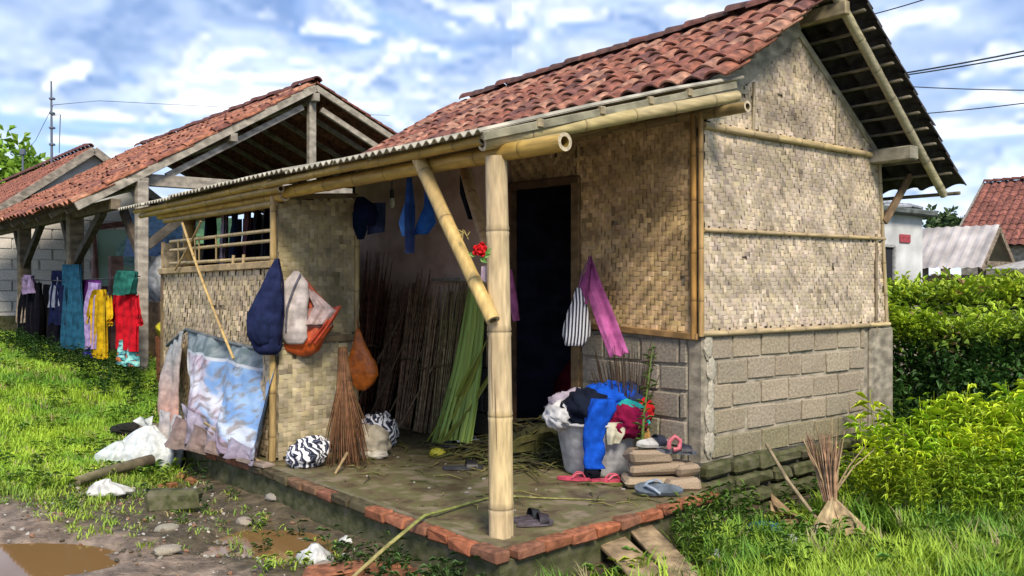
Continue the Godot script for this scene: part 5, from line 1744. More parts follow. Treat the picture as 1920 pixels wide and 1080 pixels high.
	prism(s, lf, 0.0, 0.012, Color(0.135, 0.13, 0.04), Transform3D(Basis(Vector3.RIGHT, 1.15), Vector3.ZERO))
	solo("palm_sheath", s, M.fibre, "broad olive palm sheath lying left of the tub", "palm sheath", wx(0.13, 0.42, -6.75, 0.7) * Transform3D(Basis(Vector3.RIGHT, -0.9)).scaled_local(Vector3.ONE * 0.55))
	# dry brush and a green stalk by the wall
	s = st()
	ribs(s, hp(-0.55, 0.30, 0.12), hp(-0.62, 1.16, 0.10), 0.10, 0.26, 90, 0.006, Color(0.085, 0.055, 0.035))
	solo("dry_brush_bundle", s, M.fibre, "bundle of dark dry twigs standing behind the tub", "twigs")
	var pl := thing("wall_weed", "slender green weed growing up the dark blocks behind the tub", "plant", wx(0.87, 0.285, -5.98))
	s = st()
	tube(s, [Vector3(-0.04, 0, 0), Vector3(-0.01, 0.45, 0), Vector3(0.05, 0.92, 0)], [0.012, 0.009, 0.004], 6, [Color(0.14, 0.20, 0.05)])
	part(pl, "stem", s, M.leaf)
	var xs := []
	var cs := []
	for k in 16:
		xs.append(Transform3D(Basis(Vector3.UP, rng.randf() * 6).scaled(Vector3.ONE * rng.randf_range(0.5, 0.9)), Vector3(-0.04 + 0.09 * k / 16.0, 0.12 + k * 0.05, 0)))
		cs.append(vary(Color(0.12, 0.20, 0.04), 0.3))
	many(pl, "leaves", leaf_sprig(4, 0.09, 0.012, 0.01, 4), M.leaf, xs, cs)
	# inside the door
	s = st()
	crumple(s, Vector3(0, 0.26, 0), Vector3(0.24, 0.34, 0.2), Color(0.10, 0.008, 0.02), 0.2, 1.5, 4)
	solo("maroon_sack", s, M.cloth, "dim maroon sack inside the dark doorway", "sack", H * at(-1.95, 0.285, -0.75))
	s = st()
	bx(s, Vector3(-0.28, 0, -0.2), Vector3(0.28, 0.62, 0.2), 0.02, Color(0.035, 0.035, 0.045))
	bx(s, Vector3(-0.30, 0.62, -0.22), Vector3(0.30, 0.66, 0.22), 0.01, Color(0.05, 0.05, 0.06))
	solo("dark_cupboard", s, M.timber, "low dark cupboard inside the doorway", "cupboard", H * at(-1.6, 0.285, -1.9))

# ---------- things that hang
func ribbon(called: String, label: String, cat: String, left: Array, right: Array, col: Color, folds := 2.0, amp := 0.02, mat := "cloth", col2 = null, group := ""):
	var s := st()
	drape(s, left, right, 12, 22, amp, folds, col, 1.3, 0.008, col2)
	solo(called, s, M[mat], label, cat, Transform3D(), group)

func hanging_things():
	var s := st()
	var bp := thing("navy_backpack", "navy blue backpack hanging at the corner of the woven panels", "backpack", wx(-1.735, 1.753, -6.70))
	garment(s, Vector3.ZERO, [[0.02, 0.02, 0.015, 0.011], [-0.0, -0.085, 0.052, 0.035], [-0.022, -0.20, 0.08, 0.055], [-0.045, -0.33, 0.118, 0.075], [-0.06, -0.43, 0.130, 0.082], [-0.06, -0.55, 0.12, 0.075], [-0.045, -0.65, 0.10, 0.062], [-0.04, -0.68, 0.06, 0.035]], Color(0.022, 0.03, 0.085), 3, 0.10, 0.5)
	part(bp, "body", s, M.cloth)
	s = st()
	crumple(s, Vector3(-0.07, -0.50, 0.05), Vector3(0.085, 0.11, 0.05), Color(0.017, 0.024, 0.07), 0.15, 1.2, 5)
	part(bp, "pocket", s, M.cloth)
	s = st()
	tube(s, [Vector3(0.03, 0.02, 0), Vector3(0.07, -0.15, 0.03), Vector3(0.075, -0.40, 0.03), Vector3(0.04, -0.60, 0.03)], [0.014], 6, [Color(0.012, 0.015, 0.04)], true, 0.5)
	part(bp, "strap", s, M.cloth)
	var wp := thing("white_backpack", "pinkish white backpack with grey trim hanging on the side panel", "backpack", wx(-1.60, 1.665, -6.80))
	s = st()
	garment(s, Vector3.ZERO, [[0.0, 0.02, 0.02, 0.013], [-0.004, -0.06, 0.085, 0.045], [-0.011, -0.19, 0.105, 0.06], [-0.019, -0.35, 0.10, 0.062], [-0.011, -0.47, 0.10, 0.055], [-0.004, -0.52, 0.06, 0.03]], Color(0.60, 0.54, 0.53), 3, 0.08, 1.2)
	part(wp, "body", s, M.cloth)
	s = st()
	tube(s, [Vector3(0.04, 0.0, 0.03), Vector3(0.0, -0.10, 0.065), Vector3(-0.05, -0.25, 0.075), Vector3(-0.06, -0.42, 0.065)], [0.011], 6, [Color(0.16, 0.16, 0.20)], true, 0.5)
	part(wp, "strap", s, M.cloth)
	var ob := thing("orange_carrier_bag", "red orange and white plastic carrier bag hanging behind the white backpack", "bag", wx(-1.56, 1.63, -6.88))
	s = st()
	garment(s, Vector3.ZERO, [[0.0, 0.0, 0.015, 0.010], [0.05, -0.10, 0.04, 0.025], [0.115, -0.22, 0.10, 0.04], [0.05, -0.36, 0.17, 0.08], [0.0, -0.48, 0.152, 0.085], [-0.01, -0.54, 0.12, 0.06], [0.0, -0.58, 0.04, 0.02]], Color(0.62, 0.10, 0.03), 4, 0.16, 0.4, 28, 0.0, [Color(0.60, 0.10, 0.05), Color(0.62, 0.13, 0.06), Color(0.62, 0.30, 0.26), Color(0.66, 0.12, 0.04), Color(0.70, 0.13, 0.03), Color(0.70, 0.13, 0.03), Color(0.62, 0.1, 0.03)])
	part(ob, "body", s, M.film)
	s = st()
	drape(s, [Vector3(0.02, -0.06, 0.07), Vector3(0.10, -0.20, 0.10), Vector3(0.04, -0.34, 0.12)], [Vector3(0.09, -0.10, 0.05), Vector3(0.26, -0.24, 0.05), Vector3(0.18, -0.34, 0.09)], 8, 8, 0.02, 2.0, Color(0.64, 0.48, 0.46), 0.5)
	drape(s, [Vector3(0.20, -0.22, 0.05), Vector3(0.15, -0.35, 0.09), Vector3(0.05, -0.48, 0.10)], [Vector3(0.29, -0.20, 0.03), Vector3(0.24, -0.30, 0.05), Vector3(0.12, -0.48, 0.07)], 8, 8, 0.02, 2.0, Color(0.60, 0.09, 0.04), 0.9)
	part(ob, "loose_flap", s, M.film)
	var og := thing("amber_bag", "dull orange plastic bag hung on the edge of the side panel", "bag", wx(-1.189, 1.228, -7.08))
	s = st()
	garment(s, Vector3.ZERO, [[0.0, 0.02, 0.012, 0.010], [0.012, -0.111, 0.050, 0.03], [0.033, -0.235, 0.107, 0.06], [0.050, -0.338, 0.120, 0.07], [0.050, -0.405, 0.083, 0.05], [0.033, -0.458, 0.033, 0.02]], Color(0.50, 0.135, 0.02), 3, 0.14, 0.3)
	part(og, "body", s, M.film)
	s = st()
	tube(s, [Vector3(0, 0.0, 0), Vector3(-0.01, 0.10, -0.02)], [0.008, 0.005], 5, [Color(0.42, 0.12, 0.03)])
	part(og, "handle", s, M.film)
	var sb := thing("striped_shoulder_bag", "striped black and white bag hanging at the right of the doorway", "bag", wx(0.479, 1.542, -6.66))
	s = st()
	garment(s, Vector3.ZERO, [[0.0, 0.02, 0.015, 0.012], [0.008, -0.09, 0.055, 0.033], [-0.004, -0.226, 0.093, 0.056], [-0.012, -0.323, 0.105, 0.06], [-0.023, -0.40, 0.07, 0.04]], Color.WHITE, 4, 0.10, 0.3)
	part(sb, "body", s, M.stripe)
	s = st()
	tube(s, [Vector3(0.0, 0.0, 0), Vector3(0.03, 0.12, -0.01), Vector3(0.09, 0.24, -0.04)], [0.006], 5, [Color(0.30, 0.14, 0.26)])
	part(sb, "strap", s, M.cloth)
	ribbon("magenta_scarf", "long magenta pink scarf hanging beside the striped bag", "scarf", [Vector3(0.562, 1.794, -6.76), Vector3(0.535, 1.55, -6.64), Vector3(0.60, 1.324, -6.5), Vector3(0.676, 1.082, -6.33)], [Vector3(0.582, 1.794, -6.76), Vector3(0.64, 1.589, -6.62), Vector3(0.718, 1.362, -6.48), Vector3(0.801, 1.108, -6.31)], Color(0.50, 0.13, 0.36), 1.5, 0.022)
	ribbon("magenta_scarf", "short fold of magenta cloth spreading above the striped bag", "scarf", [Vector3(0.56, 1.72, -6.73), Vector3(0.49, 1.60, -6.70), Vector3(0.46, 1.46, -6.68)], [Vector3(0.585, 1.74, -6.70), Vector3(0.57, 1.58, -6.62), Vector3(0.55, 1.44, -6.60)], Color(0.44, 0.11, 0.31), 1.5, 0.015)
	ribbon("pink_cloth", "pink cloth hanging on the dark left door jamb behind the post", "cloth", [Vector3(-0.042, 1.718, -7.25), Vector3(-0.042, 1.465, -7.25), Vector3(0.01, 1.297, -7.25)], [Vector3(0.008, 1.696, -7.2), Vector3(0.05, 1.508, -7.2), Vector3(0.067, 1.307, -7.2)], Color(0.48, 0.15, 0.34), 1.5, 0.015)
	ribbon("lilac_rag", "small pale lilac rag tucked between the brace and the post", "cloth", [Vector3(-0.160, 1.673, -4.80), Vector3(-0.165, 1.60, -4.80)], [Vector3(-0.10, 1.68, -4.80), Vector3(-0.09, 1.575, -4.80)], Color(0.50, 0.40, 0.52), 1.0, 0.01)
	var strap := Color(0.02, 0.055, 0.16)
	ribbon("blue_neck_scarf", "long dark blue scarf hung over the beam left of the brace", "scarf", [Vector3(-0.625, 2.30, -5.42), Vector3(-0.633, 2.20, -5.5), Vector3(-0.645, 2.032, -5.5), Vector3(-0.640, 1.769, -5.5)], [Vector3(-0.600, 2.31, -5.42), Vector3(-0.598, 2.20, -5.5), Vector3(-0.580, 2.032, -5.5), Vector3(-0.585, 1.769, -5.5)], strap, 1.0, 0.008, "cloth", Color(0.012, 0.02, 0.06))
	ribbon("blue_cloth", "light blue cloth edge showing left of the hanging blue scarf", "cloth", [Vector3(-0.656, 2.07, -5.58), Vector3(-0.69, 1.956, -5.58), Vector3(-0.669, 1.875, -5.58)], [Vector3(-0.62, 2.07, -5.58), Vector3(-0.60, 1.956, -5.58), Vector3(-0.59, 1.875, -5.58)], Color(0.05, 0.13, 0.34), 1.0, 0.01)
	ribbon("blue_sling_bag", "blue sling bag with a dark strap right of the hanging blue scarf", "bag", [Vector3(-0.531, 2.28, -5.6), Vector3(-0.537, 2.06, -5.6), Vector3(-0.585, 1.949, -5.6), Vector3(-0.599, 1.884, -5.6)], [Vector3(-0.508, 2.28, -5.6), Vector3(-0.488, 2.073, -5.6), Vector3(-0.462, 1.959, -5.6), Vector3(-0.514, 1.890, -5.6)], Color(0.015, 0.04, 0.13), 1.0, 0.015, "cloth", Color(0.03, 0.12, 0.40))
	ribbon("black_cloth", "black cloth hanging under the porch roof behind the braces", "cloth", [Vector3(-0.336, 2.33, -5.9), Vector3(-0.336, 2.169, -5.9), Vector3(-0.281, 2.0, -5.9)], [Vector3(-0.271, 2.33, -5.9), Vector3(-0.240, 2.152, -5.9), Vector3(-0.247, 2.0, -5.9)], Color(0.014, 0.015, 0.02), 1.5, 0.02)
	ribbon("grey_cloth", "pale grey cloth hanging in front of the black one", "cloth", [Vector3(-0.272, 2.32, -5.84), Vector3(-0.288, 2.198, -5.84), Vector3(-0.262, 2.079, -5.84)], [Vector3(-0.256, 2.32, -5.84), Vector3(-0.221, 2.164, -5.84), Vector3(-0.238, 2.062, -5.84)], Color(0.26, 0.24, 0.28), 1.5, 0.018)
	var cp := thing("navy_hat", "navy blue cap hung at the top of the side panel's edge", "cap", wx(-1.17, 2.243, -7.08))
	s = st()
	garment(s, Vector3.ZERO, [[0.0, 0.02, 0.03, 0.025], [0.033, -0.05, 0.085, 0.07], [0.045, -0.13, 0.10, 0.08], [0.03, -0.20, 0.085, 0.06]], Color(0.008, 0.015, 0.045), 2, 0.05, 0.5)
	part(cp, "crown", s, M.cloth)
	s = st()
	drape(s, [Vector3(-0.05, -0.10, 0.06), Vector3(-0.05, -0.22, 0.05), Vector3(-0.02, -0.31, 0.03)], [Vector3(0.07, -0.14, 0.07), Vector3(0.06, -0.24, 0.06), Vector3(0.03, -0.31, 0.04)], 8, 8, 0.008, 1.0, Color(0.007, 0.012, 0.035))
	part(cp, "peak", s, M.cloth)
	ribbon("slate_blue_cloth", "square slate blue cloth hanging right of the navy cap", "cloth", [Vector3(-1.146, 2.237, -7.3), Vector3(-1.146, 2.110, -7.3), Vector3(-1.154, 1.982, -7.3)], [Vector3(-1.003, 2.237, -7.25), Vector3(-1.003, 2.106, -7.25), Vector3(-1.012, 2.005, -7.25)], Color(0.05, 0.065, 0.16), 1.0, 0.012)
	var bu := thing("light_bulb", "white unlit bulb on a black holder hanging under the porch roof", "light bulb", wx(-0.963, 2.29, -7.36))
	s = st()
	tube(s, [Vector3(0, 0.30, 0), Vector3(0, 0.05, 0)], [0.005], 5, [Color(0.02, 0.02, 0.02)])
	tube(s, [Vector3(0, 0.06, 0), Vector3(0, -0.01, 0)], [0.016, 0.02], 8, [Color(0.02, 0.02, 0.02)])
	part(bu, "holder", s, M.plastic)
	s = st()
	tube(s, [Vector3(0, -0.01, 0), Vector3(0, -0.03, 0), Vector3(0, -0.07, 0), Vector3(0, -0.09, 0)], [0.022, 0.026, 0.024, 0.01], 10, [Color(0.62, 0.60, 0.50)])
	part(bu, "glass", s, M.plastic)
	# a cloth flower on the post
	var fl := thing("red_flower", "red cloth rose with green leaves tied beside the bamboo post", "flower", wx(-0.158, 1.752, -4.60).scaled_local(Vector3.ONE * 0.82))
	for k in 13:
		s = st()
		var a := k * 2.4
		var r := 0.008 + 0.0026 * k
		var c := Vector3(cos(a) * r, sin(a) * r * 0.9, 0.03 - 0.0028 * k)
		crumple(s, c, Vector3(0.017 + 0.0006 * k, 0.016, 0.006), vary(Color(0.62, 0.02, 0.025), 0.2), 0.2, 1.5, k, 10, 7, Basis.from_euler(Vector3(sin(a) * 0.9, -cos(a) * 0.9, a)))
		part(fl, "petal", s, M.cloth)
	for e in [[-0.035, -0.045, 2.9], [0.015, -0.055, 0.3], [-0.01, -0.06, -0.6], [0.045, -0.04, 0.8]]:
		s = st()
		var b := Basis(Vector3.BACK, e[2])
		var o2 := Vector3(e[0] * 0.6, e[1] * 0.8, 0.0)
		var gc := Color(0.14, 0.30, 0.06)
		smooth_quad(s, o2, o2 + b * Vector3(0.025, 0.016, 0.012), o2 + b * Vector3(0.06, 0, -0.004), o2 + b * Vector3(0.025, 0, 0.005), gc, gc, gc, gc)
		smooth_quad(s, o2, o2 + b * Vector3(0.025, 0, 0.005), o2 + b * Vector3(0.06, 0, -0.004), o2 + b * Vector3(0.025, -0.016, 0.012), gc, gc, gc, gc)
		part(fl, "leaf", s, M.leaf)
	# the old banner over the woven front
	var tp := thing("old_banner", "torn blue and mauve printed banner draped over the woven front", "tarp")
	s = st()
	drape(s, [Vector3(-2.788, 1.197, -7.86), Vector3(-2.80, 0.85, -7.80), Vector3(-2.78, 0.55, -7.72), Vector3(-2.66, 0.30, -7.56)], [Vector3(-1.740, 1.07, -6.74), Vector3(-1.755, 0.80, -6.72), Vector3(-1.775, 0.52, -6.68), Vector3(-1.80, 0.285, -6.62)], 56, 44, 0.075, 2.5, Color.WHITE, 0.6, 0.005, null, 0.12)
	part(tp, "sheet", s, M.banner)
	s = st()
	drape(s, [Vector3(-3.16, 1.02, -8.45), Vector3(-3.20, 0.75, -8.35), Vector3(-3.16, 0.50, -8.2), Vector3(-3.0, 0.30, -7.95)], [Vector3(-2.795, 1.19, -7.86), Vector3(-2.83, 0.85, -7.82), Vector3(-2.80, 0.60, -7.74), Vector3(-2.74, 0.36, -7.60)], 16, 18, 0.05, 1.5, Color(0.42, 0.44, 0.44), 2.0, 0.005, Color(0.62, 0.28, 0.18), 0.1)
	part(tp, "side_flap", s, M.film)
	s = st()
	drape(s, [Vector3(-2.76, 0.60, -7.64), Vector3(-2.72, 0.46, -7.52), Vector3(-2.70, 0.30, -7.48)], [Vector3(-1.86, 0.36, -6.66), Vector3(-1.84, 0.32, -6.60), Vector3(-1.82, 0.288, -6.52)], 46, 14, 0.045, 3.5, Color(0.40, 0.36, 0.45), 0.4, 0.006, Color(0.28, 0.22, 0.27), 0.15)
	drape(s, [Vector3(-2.80, 0.50, -7.62), Vector3(-2.78, 0.38, -7.50), Vector3(-2.80, 0.25, -7.46)], [Vector3(-2.30, 0.44, -7.08), Vector3(-2.26, 0.34, -7.0), Vector3(-2.24, 0.285, -6.98)], 30, 14, 0.05, 2.5, Color(0.22, 0.15, 0.13), 2.2, 0.006, Color(0.34, 0.25, 0.22), 0.2)
	drape(s, [Vector3(-3.05, 0.50, -7.98), Vector3(-3.0, 0.38, -7.82), Vector3(-2.98, 0.26, -7.78)], [Vector3(-2.74, 0.50, -7.60), Vector3(-2.72, 0.38, -7.50), Vector3(-2.70, 0.28, -7.44)], 16, 10, 0.04, 1.5, Color(0.48, 0.44, 0.44), 3.0, 0.006, Color(0.50, 0.42, 0.36), 0.2)
	part(tp, "bunched_hem", s, M.film)
	s = st()
	tube(s, [Vector3(-3.17, 1.03, -8.43), Vector3(-2.79, 1.205, -7.86), Vector3(-2.25, 1.13, -7.28), Vector3(-1.72, 1.075, -6.72)], [0.016], 6, [Color(0.16, 0.18, 0.19)])
	part(tp, "hem", s, M.cloth)
	s = st()
	tube(s, [Vector3(-2.42, 0.50, -7.22), Vector3(-1.78, 0.285, -6.60)], [0.012, 0.009], 6, [Color(0.40, 0.30, 0.17)])
	solo("thin_stick", s, M.fibre, "thin stick lying against the banner's crumpled hem", "stick")
	s = st()
	beam(s, Vector3(-2.0, 0.30, -6.78), Vector3(-1.72, 0.295, -6.52), 0.10, 0.025, 0.004, Color(0.36, 0.28, 0.23), 0.004)
	solo("flat_board", s, M.timber, "short weathered board on the slab edge under the banner", "board")
	# dark clothes behind the window bars
	var cl := [Color(0.014, 0.017, 0.04), Color(0.02, 0.018, 0.03), Color(0.06, 0.03, 0.07), Color(0.30, 0.25, 0.32), Color(0.015, 0.02, 0.05), Color(0.10, 0.05, 0.06), Color(0.02, 0.02, 0.03), Color(0.16, 0.14, 0.16), Color(0.016, 0.02, 0.05), Color(0.02, 0.025, 0.06), Color(0.012, 0.014, 0.03)]
	var nm := ["navy garment", "black garment", "dark purple garment", "pale lilac shirt", "deep navy garment", "dark red brown garment", "second black garment", "grey shirt", "ink blue garment", "blue black garment", "last black garment"]
	for k in 11:
		var x := -4.46 + k * 0.182
		s = st()
		var zz := 1.62 + rng.randf_range(-0.08, 0.06)
		var bot := rng.randf_range(1.45, 1.66)
		drape(s, [Vector3(x, 2.20, zz), Vector3(x - 0.02, bot, zz)], [Vector3(x + rng.randf_range(0.10, 0.15), 2.20, zz + 0.05), Vector3(x + rng.randf_range(0.09, 0.15), bot, zz + 0.08)], 8, 6, 0.03, 1.5, cl[k], k, 0.02)
		solo("hanging_garment", s, M.cloth, "%s hanging right behind the window bars, %s from the left" % [nm[k], ["first", "second", "third", "fourth", "fifth", "sixth", "seventh", "eighth", "ninth", "tenth", "eleventh"][k]], "garment", H, "dark clothes behind the window bars")
	for k in 9:
		var x2 := -5.0 + k * 0.25
		s = st()
		drape(s, [Vector3(x2, 2.24, 1.12), Vector3(x2 - 0.02, 1.5 - 0.05 * (k % 3), 1.12)], [Vector3(x2 + 0.24, 2.24, 1.16), Vector3(x2 + 0.25, 1.48, 1.18)], 8, 6, 0.03, 1.5, cl[(k * 3 + 1) % 11] * 0.8, k + 3, 0.02)
		solo("hanging_garment", s, M.cloth, "dark garment in the rear row behind the window, %s from the left" % ["first", "second", "third", "fourth", "fifth", "sixth", "seventh", "eighth", "ninth"][k], "garment", H, "dark clothes behind the window bars")
	s = st()
	bamboo(s, Vector3(-4.75, 2.20, 1.62), Vector3(-2.48, 2.21, 1.64), 0.016, 0.014, 0.3, Color(0.30, 0.20, 0.08), 0.0, 8)
	solo("clothes_rail", s, M.bamboo, "bamboo rail the dark clothes hang from behind the window", "rail", H)

# ---------- the washing line of the shelter
func laundry_line():
	var s := st()
	tube(s, [hp(-13.55, 1.72, 1.42), hp(-10.35, 1.66, 1.42), hp(X_LINE, 1.70, 1.30)], [0.008], 5, [Color(0.3, 0.3, 0.3)])
	solo("washing_line", s, M.wire, "washing line between the shelter posts", "washing line")
	var items := [
		["tan_cloth", "tan cloth at the far left end of the washing line", -13.55, -13.0, 1.74, 0.95, Color(0.34, 0.27, 0.20), 0],
		["black_skirt", "wide black skirt hanging near the left end of the line", -13.3, -11.9, 1.66, 0.66, Color(0.004, 0.0045, 0.008), 0],
		["lilac_blouse", "small lilac top above the black skirt", -12.95, -12.3, 1.78, 1.45, Color(0.30, 0.22, 0.38), 0],
		["black_robe", "long black robe with a pale collar next to the black skirt", -12.2, -10.6, 1.62, 0.68, Color(0.004, 0.005, 0.010), 0],
		["grey_blue_shirt", "grey blue shirt half hidden behind the navy one", -11.3, -10.8, 1.74, 1.25, Color(0.24, 0.27, 0.36), 0],
		["navy_shirt", "navy shirt left of the long blue garment", -11.05, -10.3, 1.82, 1.0, Color(0.010, 0.014, 0.05), 0],
		["teal_blue_gown", "long teal blue gown hanging before the middle post", -10.38, -9.5, 1.90, 0.68, Color(0.020, 0.095, 0.165), 0],
		["purple_shirt", "purple shirt behind the long blue gown", -9.72, -9.2, 1.68, 0.80, Color(0.13, 0.03, 0.20), 0],
		["violet_trousers", "blue violet trousers hanging lowest beside the gown", -9.62, -8.9, 1.25, 0.62, Color(0.06, 0.05, 0.36), 0],
		["lilac_dress", "pale lilac dress left of the yellow shirt", -9.2, -8.82, 1.64, 0.74, Color(0.42, 0.30, 0.58), 0],
		["yellow_shirt", "bright yellow shirt with short sleeves on the line", -8.95, -8.25, 1.54, 0.66, Color(0.62, 0.38, 0.012), 1],
		["red_shirt", "bright red shirt with wide sleeves at the right of the line", -8.36, -7.42, 1.56, 0.80, Color(0.62, 0.015, 0.025), 1],
		["green_cloth", "bunched green cloth over the red shirt's shoulder", -8.0, -7.50, 1.78, 1.46, Color(0.03, 0.16, 0.13), 0]]
	var i := 0
	for e in items:
		i += 1
		s = st()
		var z := 1.36 + 0.035 * ((i * 5) % 4) - 0.05
		var x0: float = e[2]
		var x1: float = e[3]
		x0 -= 0.15
		x1 += 0.15
		var w := x1 - x0
		var yt: float = e[4]
		var yb: float = e[5]
		if e[7] == 1:
			drape(s, [Vector3(x0 + w * 0.30, yt, z), Vector3(x0 + w * 0.16, yt - 0.12, z), Vector3(x0 + w * 0.18, yb, z)], [Vector3(x1 - w * 0.30, yt, z), Vector3(x1 - w * 0.16, yt - 0.12, z), Vector3(x1 - w * 0.10, yb, z + 0.04)], 18, 16, 0.04, 3.0, e[6], i, 0.03)
			for sd in 2:
				var xa := x0 + w * 0.17 if sd == 0 else x1 - w * 0.17
				var xo := x0 if sd == 0 else x1
				drape(s, [Vector3(xa, yt - 0.06, z), Vector3(xo, yt - 0.36, z + 0.02)], [Vector3(xa, yt - 0.30, z), Vector3(lerpf(xa, xo, 0.8), yt - 0.46, z + 0.02)], 6, 6, 0.03, 1.0, e[6], i, 0.03)
		else:
			drape(s, [Vector3(x0 + w * 0.12, yt, z), Vector3(x0 + w * 0.03, lerpf(yt, yb, 0.4), z), Vector3(x0, yb, z)], [Vector3(x1 - w * 0.12, yt - 0.02, z), Vector3(x1 - w * 0.02, lerpf(yt, yb, 0.4), z + 0.02), Vector3(x1, yb + 0.03, z + 0.03)], 22, 16, 0.055, 3.0 + (i % 3), e[6], i * 1.7, 0.02, null, 0.08)
		solo(e[0], s, M.cloth, e[1], "clothes", H, "clothes on the washing line")
	s = st()
	drape(s, [Vector3(-8.3, 0.92, 1.30), Vector3(-8.28, 0.60, 1.30)], [Vector3(-7.45, 0.92, 1.34), Vector3(-7.45, 0.62, 1.36)], 16, 8, 0.05, 2.0, Color.WHITE, 0.4, 0.015)
	solo("printed_cloth", s, M.print, "teal and orange printed cloth showing below the red shirt", "clothes", H, "clothes on the washing line")

const X_LINE := -7.4

# ---------- things in the yard
func yard_things():
	var s := st()
	var gy := func(x: float, d: float) -> float: return ground_h(x, d)
	var wb := Vector3(-3.08, 0, -7.75)
	s = st()
	garment(s, Vector3.ZERO, [[0.02, 0.37, 0.04, 0.04], [0.0, 0.335, 0.09, 0.07], [0.02, 0.29, 0.17, 0.13], [0.03, 0.20, 0.25, 0.19], [0.02, 0.10, 0.29, 0.22], [0.0, 0.0, 0.27, 0.21]], Color(0.74, 0.78, 0.78), 11, 0.07, 0.3, 66)
	garment(s, Vector3(-0.24, 0, 0.08), [[0.04, 0.25, 0.03, 0.03], [0.03, 0.22, 0.07, 0.06], [0.0, 0.15, 0.14, 0.11], [-0.02, 0.06, 0.17, 0.13], [0.0, 0.0, 0.15, 0.12]], Color(0.68, 0.75, 0.73), 9, 0.08, 1.3, 54)
	drape(s, [Vector3(0.0, 0.36, 0.0), Vector3(-0.10, 0.43, 0.03)], [Vector3(0.04, 0.36, 0.02), Vector3(0.05, 0.44, 0.03)], 8, 5, 0.02, 1.5, Color(0.74, 0.78, 0.78), 0.4)
	solo("white_plastic_sack", s, M.film, "big crumpled white plastic sack lying in the grass", "sack", wx(wb.x, gy.call(wb.x, 7.75), wb.z))
	s = st()
	tube(s, [Vector3(-3.20, gy.call(-3.2, 6.75) + 0.05, -6.75), Vector3(-3.08, gy.call(-3.08, 7.1) + 0.09, -7.1), Vector3(-2.93, gy.call(-2.93, 7.45) + 0.16, -7.45)], [0.035, 0.042, 0.048], 9, [Color(0.30, 0.27, 0.15), Color(0.22, 0.19, 0.11), Color(0.13, 0.10, 0.07)])
	solo("fallen_log", s, M.timber, "mossy log end lying in front of the white sack", "log")
	s = st()
	crumple(s, Vector3(0, 0.05, 0), Vector3(0.22, 0.06, 0.08), Color(0.018, 0.017, 0.014), 0.4, 2.5, 4)
	solo("charred_log", s, M.timber, "short charred log in the grass left of the banner", "log", wx(-3.62, gy.call(-3.62, 8.9) + 0.06, -8.9, 0.1))
	s = st()
	box(s, at(0, 0.05, 0), Vector3(0.34, 0.12, 0.16), 0.03, Color.WHITE, 0.02)
	solo("mossy_block", s, M.plinth, "dark mossy block half sunk beside the muddy puddle", "block", wx(-2.30, gy.call(-2.3, 6.25), -6.25, 0.1))
	var bits := ["leftmost orange brick bit in the pile beside the white sack", "flat orange brick bit in front of the pile beside the white sack", "brown brick bit in the middle of the pile beside the white sack", "rightmost brick bit of the pile beside the white sack", "small brick crumb behind the pile beside the white sack"]
	for k in 5:
		s = st()
		box(s, at(0, 0.02, 0), Vector3(0.13 - 0.012 * k, 0.035, 0.08 - 0.006 * k), 0.008, vary(Color(0.38, 0.17, 0.08), 0.25), 0.012)
		var x: float = [-2.86, -2.74, -2.68, -2.52, -2.66][k]
		var d: float = [7.18, 7.05, 7.2, 7.22, 7.36][k]
		solo("brick_bit", s, M.brick, bits[k], "brick", wx(x, ground_h(x, d), -d, rng.randf() * 3), "broken brick bits beside the white sack")
	for e in [[-2.86, 6.48, 0.15, "torn white rag flat on the grass left of the mossy block"], [-1.10, 5.12, 0.155, "crushed white plastic bottle in the mud before the porch"], [-0.98, 5.42, 0.055, "small white shell of foam beside the crushed bottle"], [2.72, 5.15, 0.085, "white plastic scrap in the grass at the lower right"], [1.10, 4.92, 0.10, "pale leafy paper scrap in the grass beside the boards"], [0.86, 4.75, 0.07, "white scrap under the leaning boards' right edge"], [1.62, 5.30, 0.09, "white scrap at the foot of the dry broom head"]]:
		s = st()
		garment(s, Vector3.ZERO, [[0.0, e[2] * 0.75, e[2] * 0.12, e[2] * 0.1], [e[2] * 0.2, e[2] * 0.6, e[2] * 0.35, e[2] * 0.25], [0.0, e[2] * 0.35, e[2] * 0.8, e[2] * 0.5], [-e[2] * 0.1, e[2] * 0.1, e[2] * 1.0, e[2] * 0.62], [0.0, 0.0, e[2] * 0.8, e[2] * 0.5]], Color(0.72, 0.72, 0.70), 7, 0.14, e[0] * 7.0, 36)
		solo("white_scrap", s, M.film, e[3], "litter", wx(e[0], gy.call(e[0], e[1]) + 0.01, -e[1], e[0]))
	s = st()
	crumple(s, Vector3(0, 0.03, 0), Vector3(0.09, 0.05, 0.07), Color(0.03, 0.16, 0.26), 0.35, 1.9, 4)
	solo("blue_scrap", s, M.film, "dull blue plastic scrap in the weeds left of the dry broom head", "litter", wx(1.50, gy.call(1.5, 5.45) + 0.02, -5.45))
	# red clay shards at the bottom edge
	for e in [[-0.92, 4.72, 0.30, 0.2, "broken red tile at the bottom, left of the pale stalk's end"], [-0.72, 4.62, 0.24, -0.5, "red brown shard tilted under the pale stalk's end"], [-0.66, 4.85, 0.22, 0.9, "red brick bat just behind the other shards"], [-0.58, 4.70, 0.20, 0.1, "dark red shard right of the pale stalk's end"]]:
		s = st()
		box(s, at(0, 0.03, 0, Basis(Vector3.RIGHT, 0.12)), Vector3(e[2], 0.05, 0.16), 0.012, vary(Color(0.32, 0.125, 0.065), 0.2), 0.018)
		solo("clay_shard", s, M.brick, e[4], "brick", wx(e[0], gy.call(e[0], e[1]) + 0.01, -e[1], e[3]))
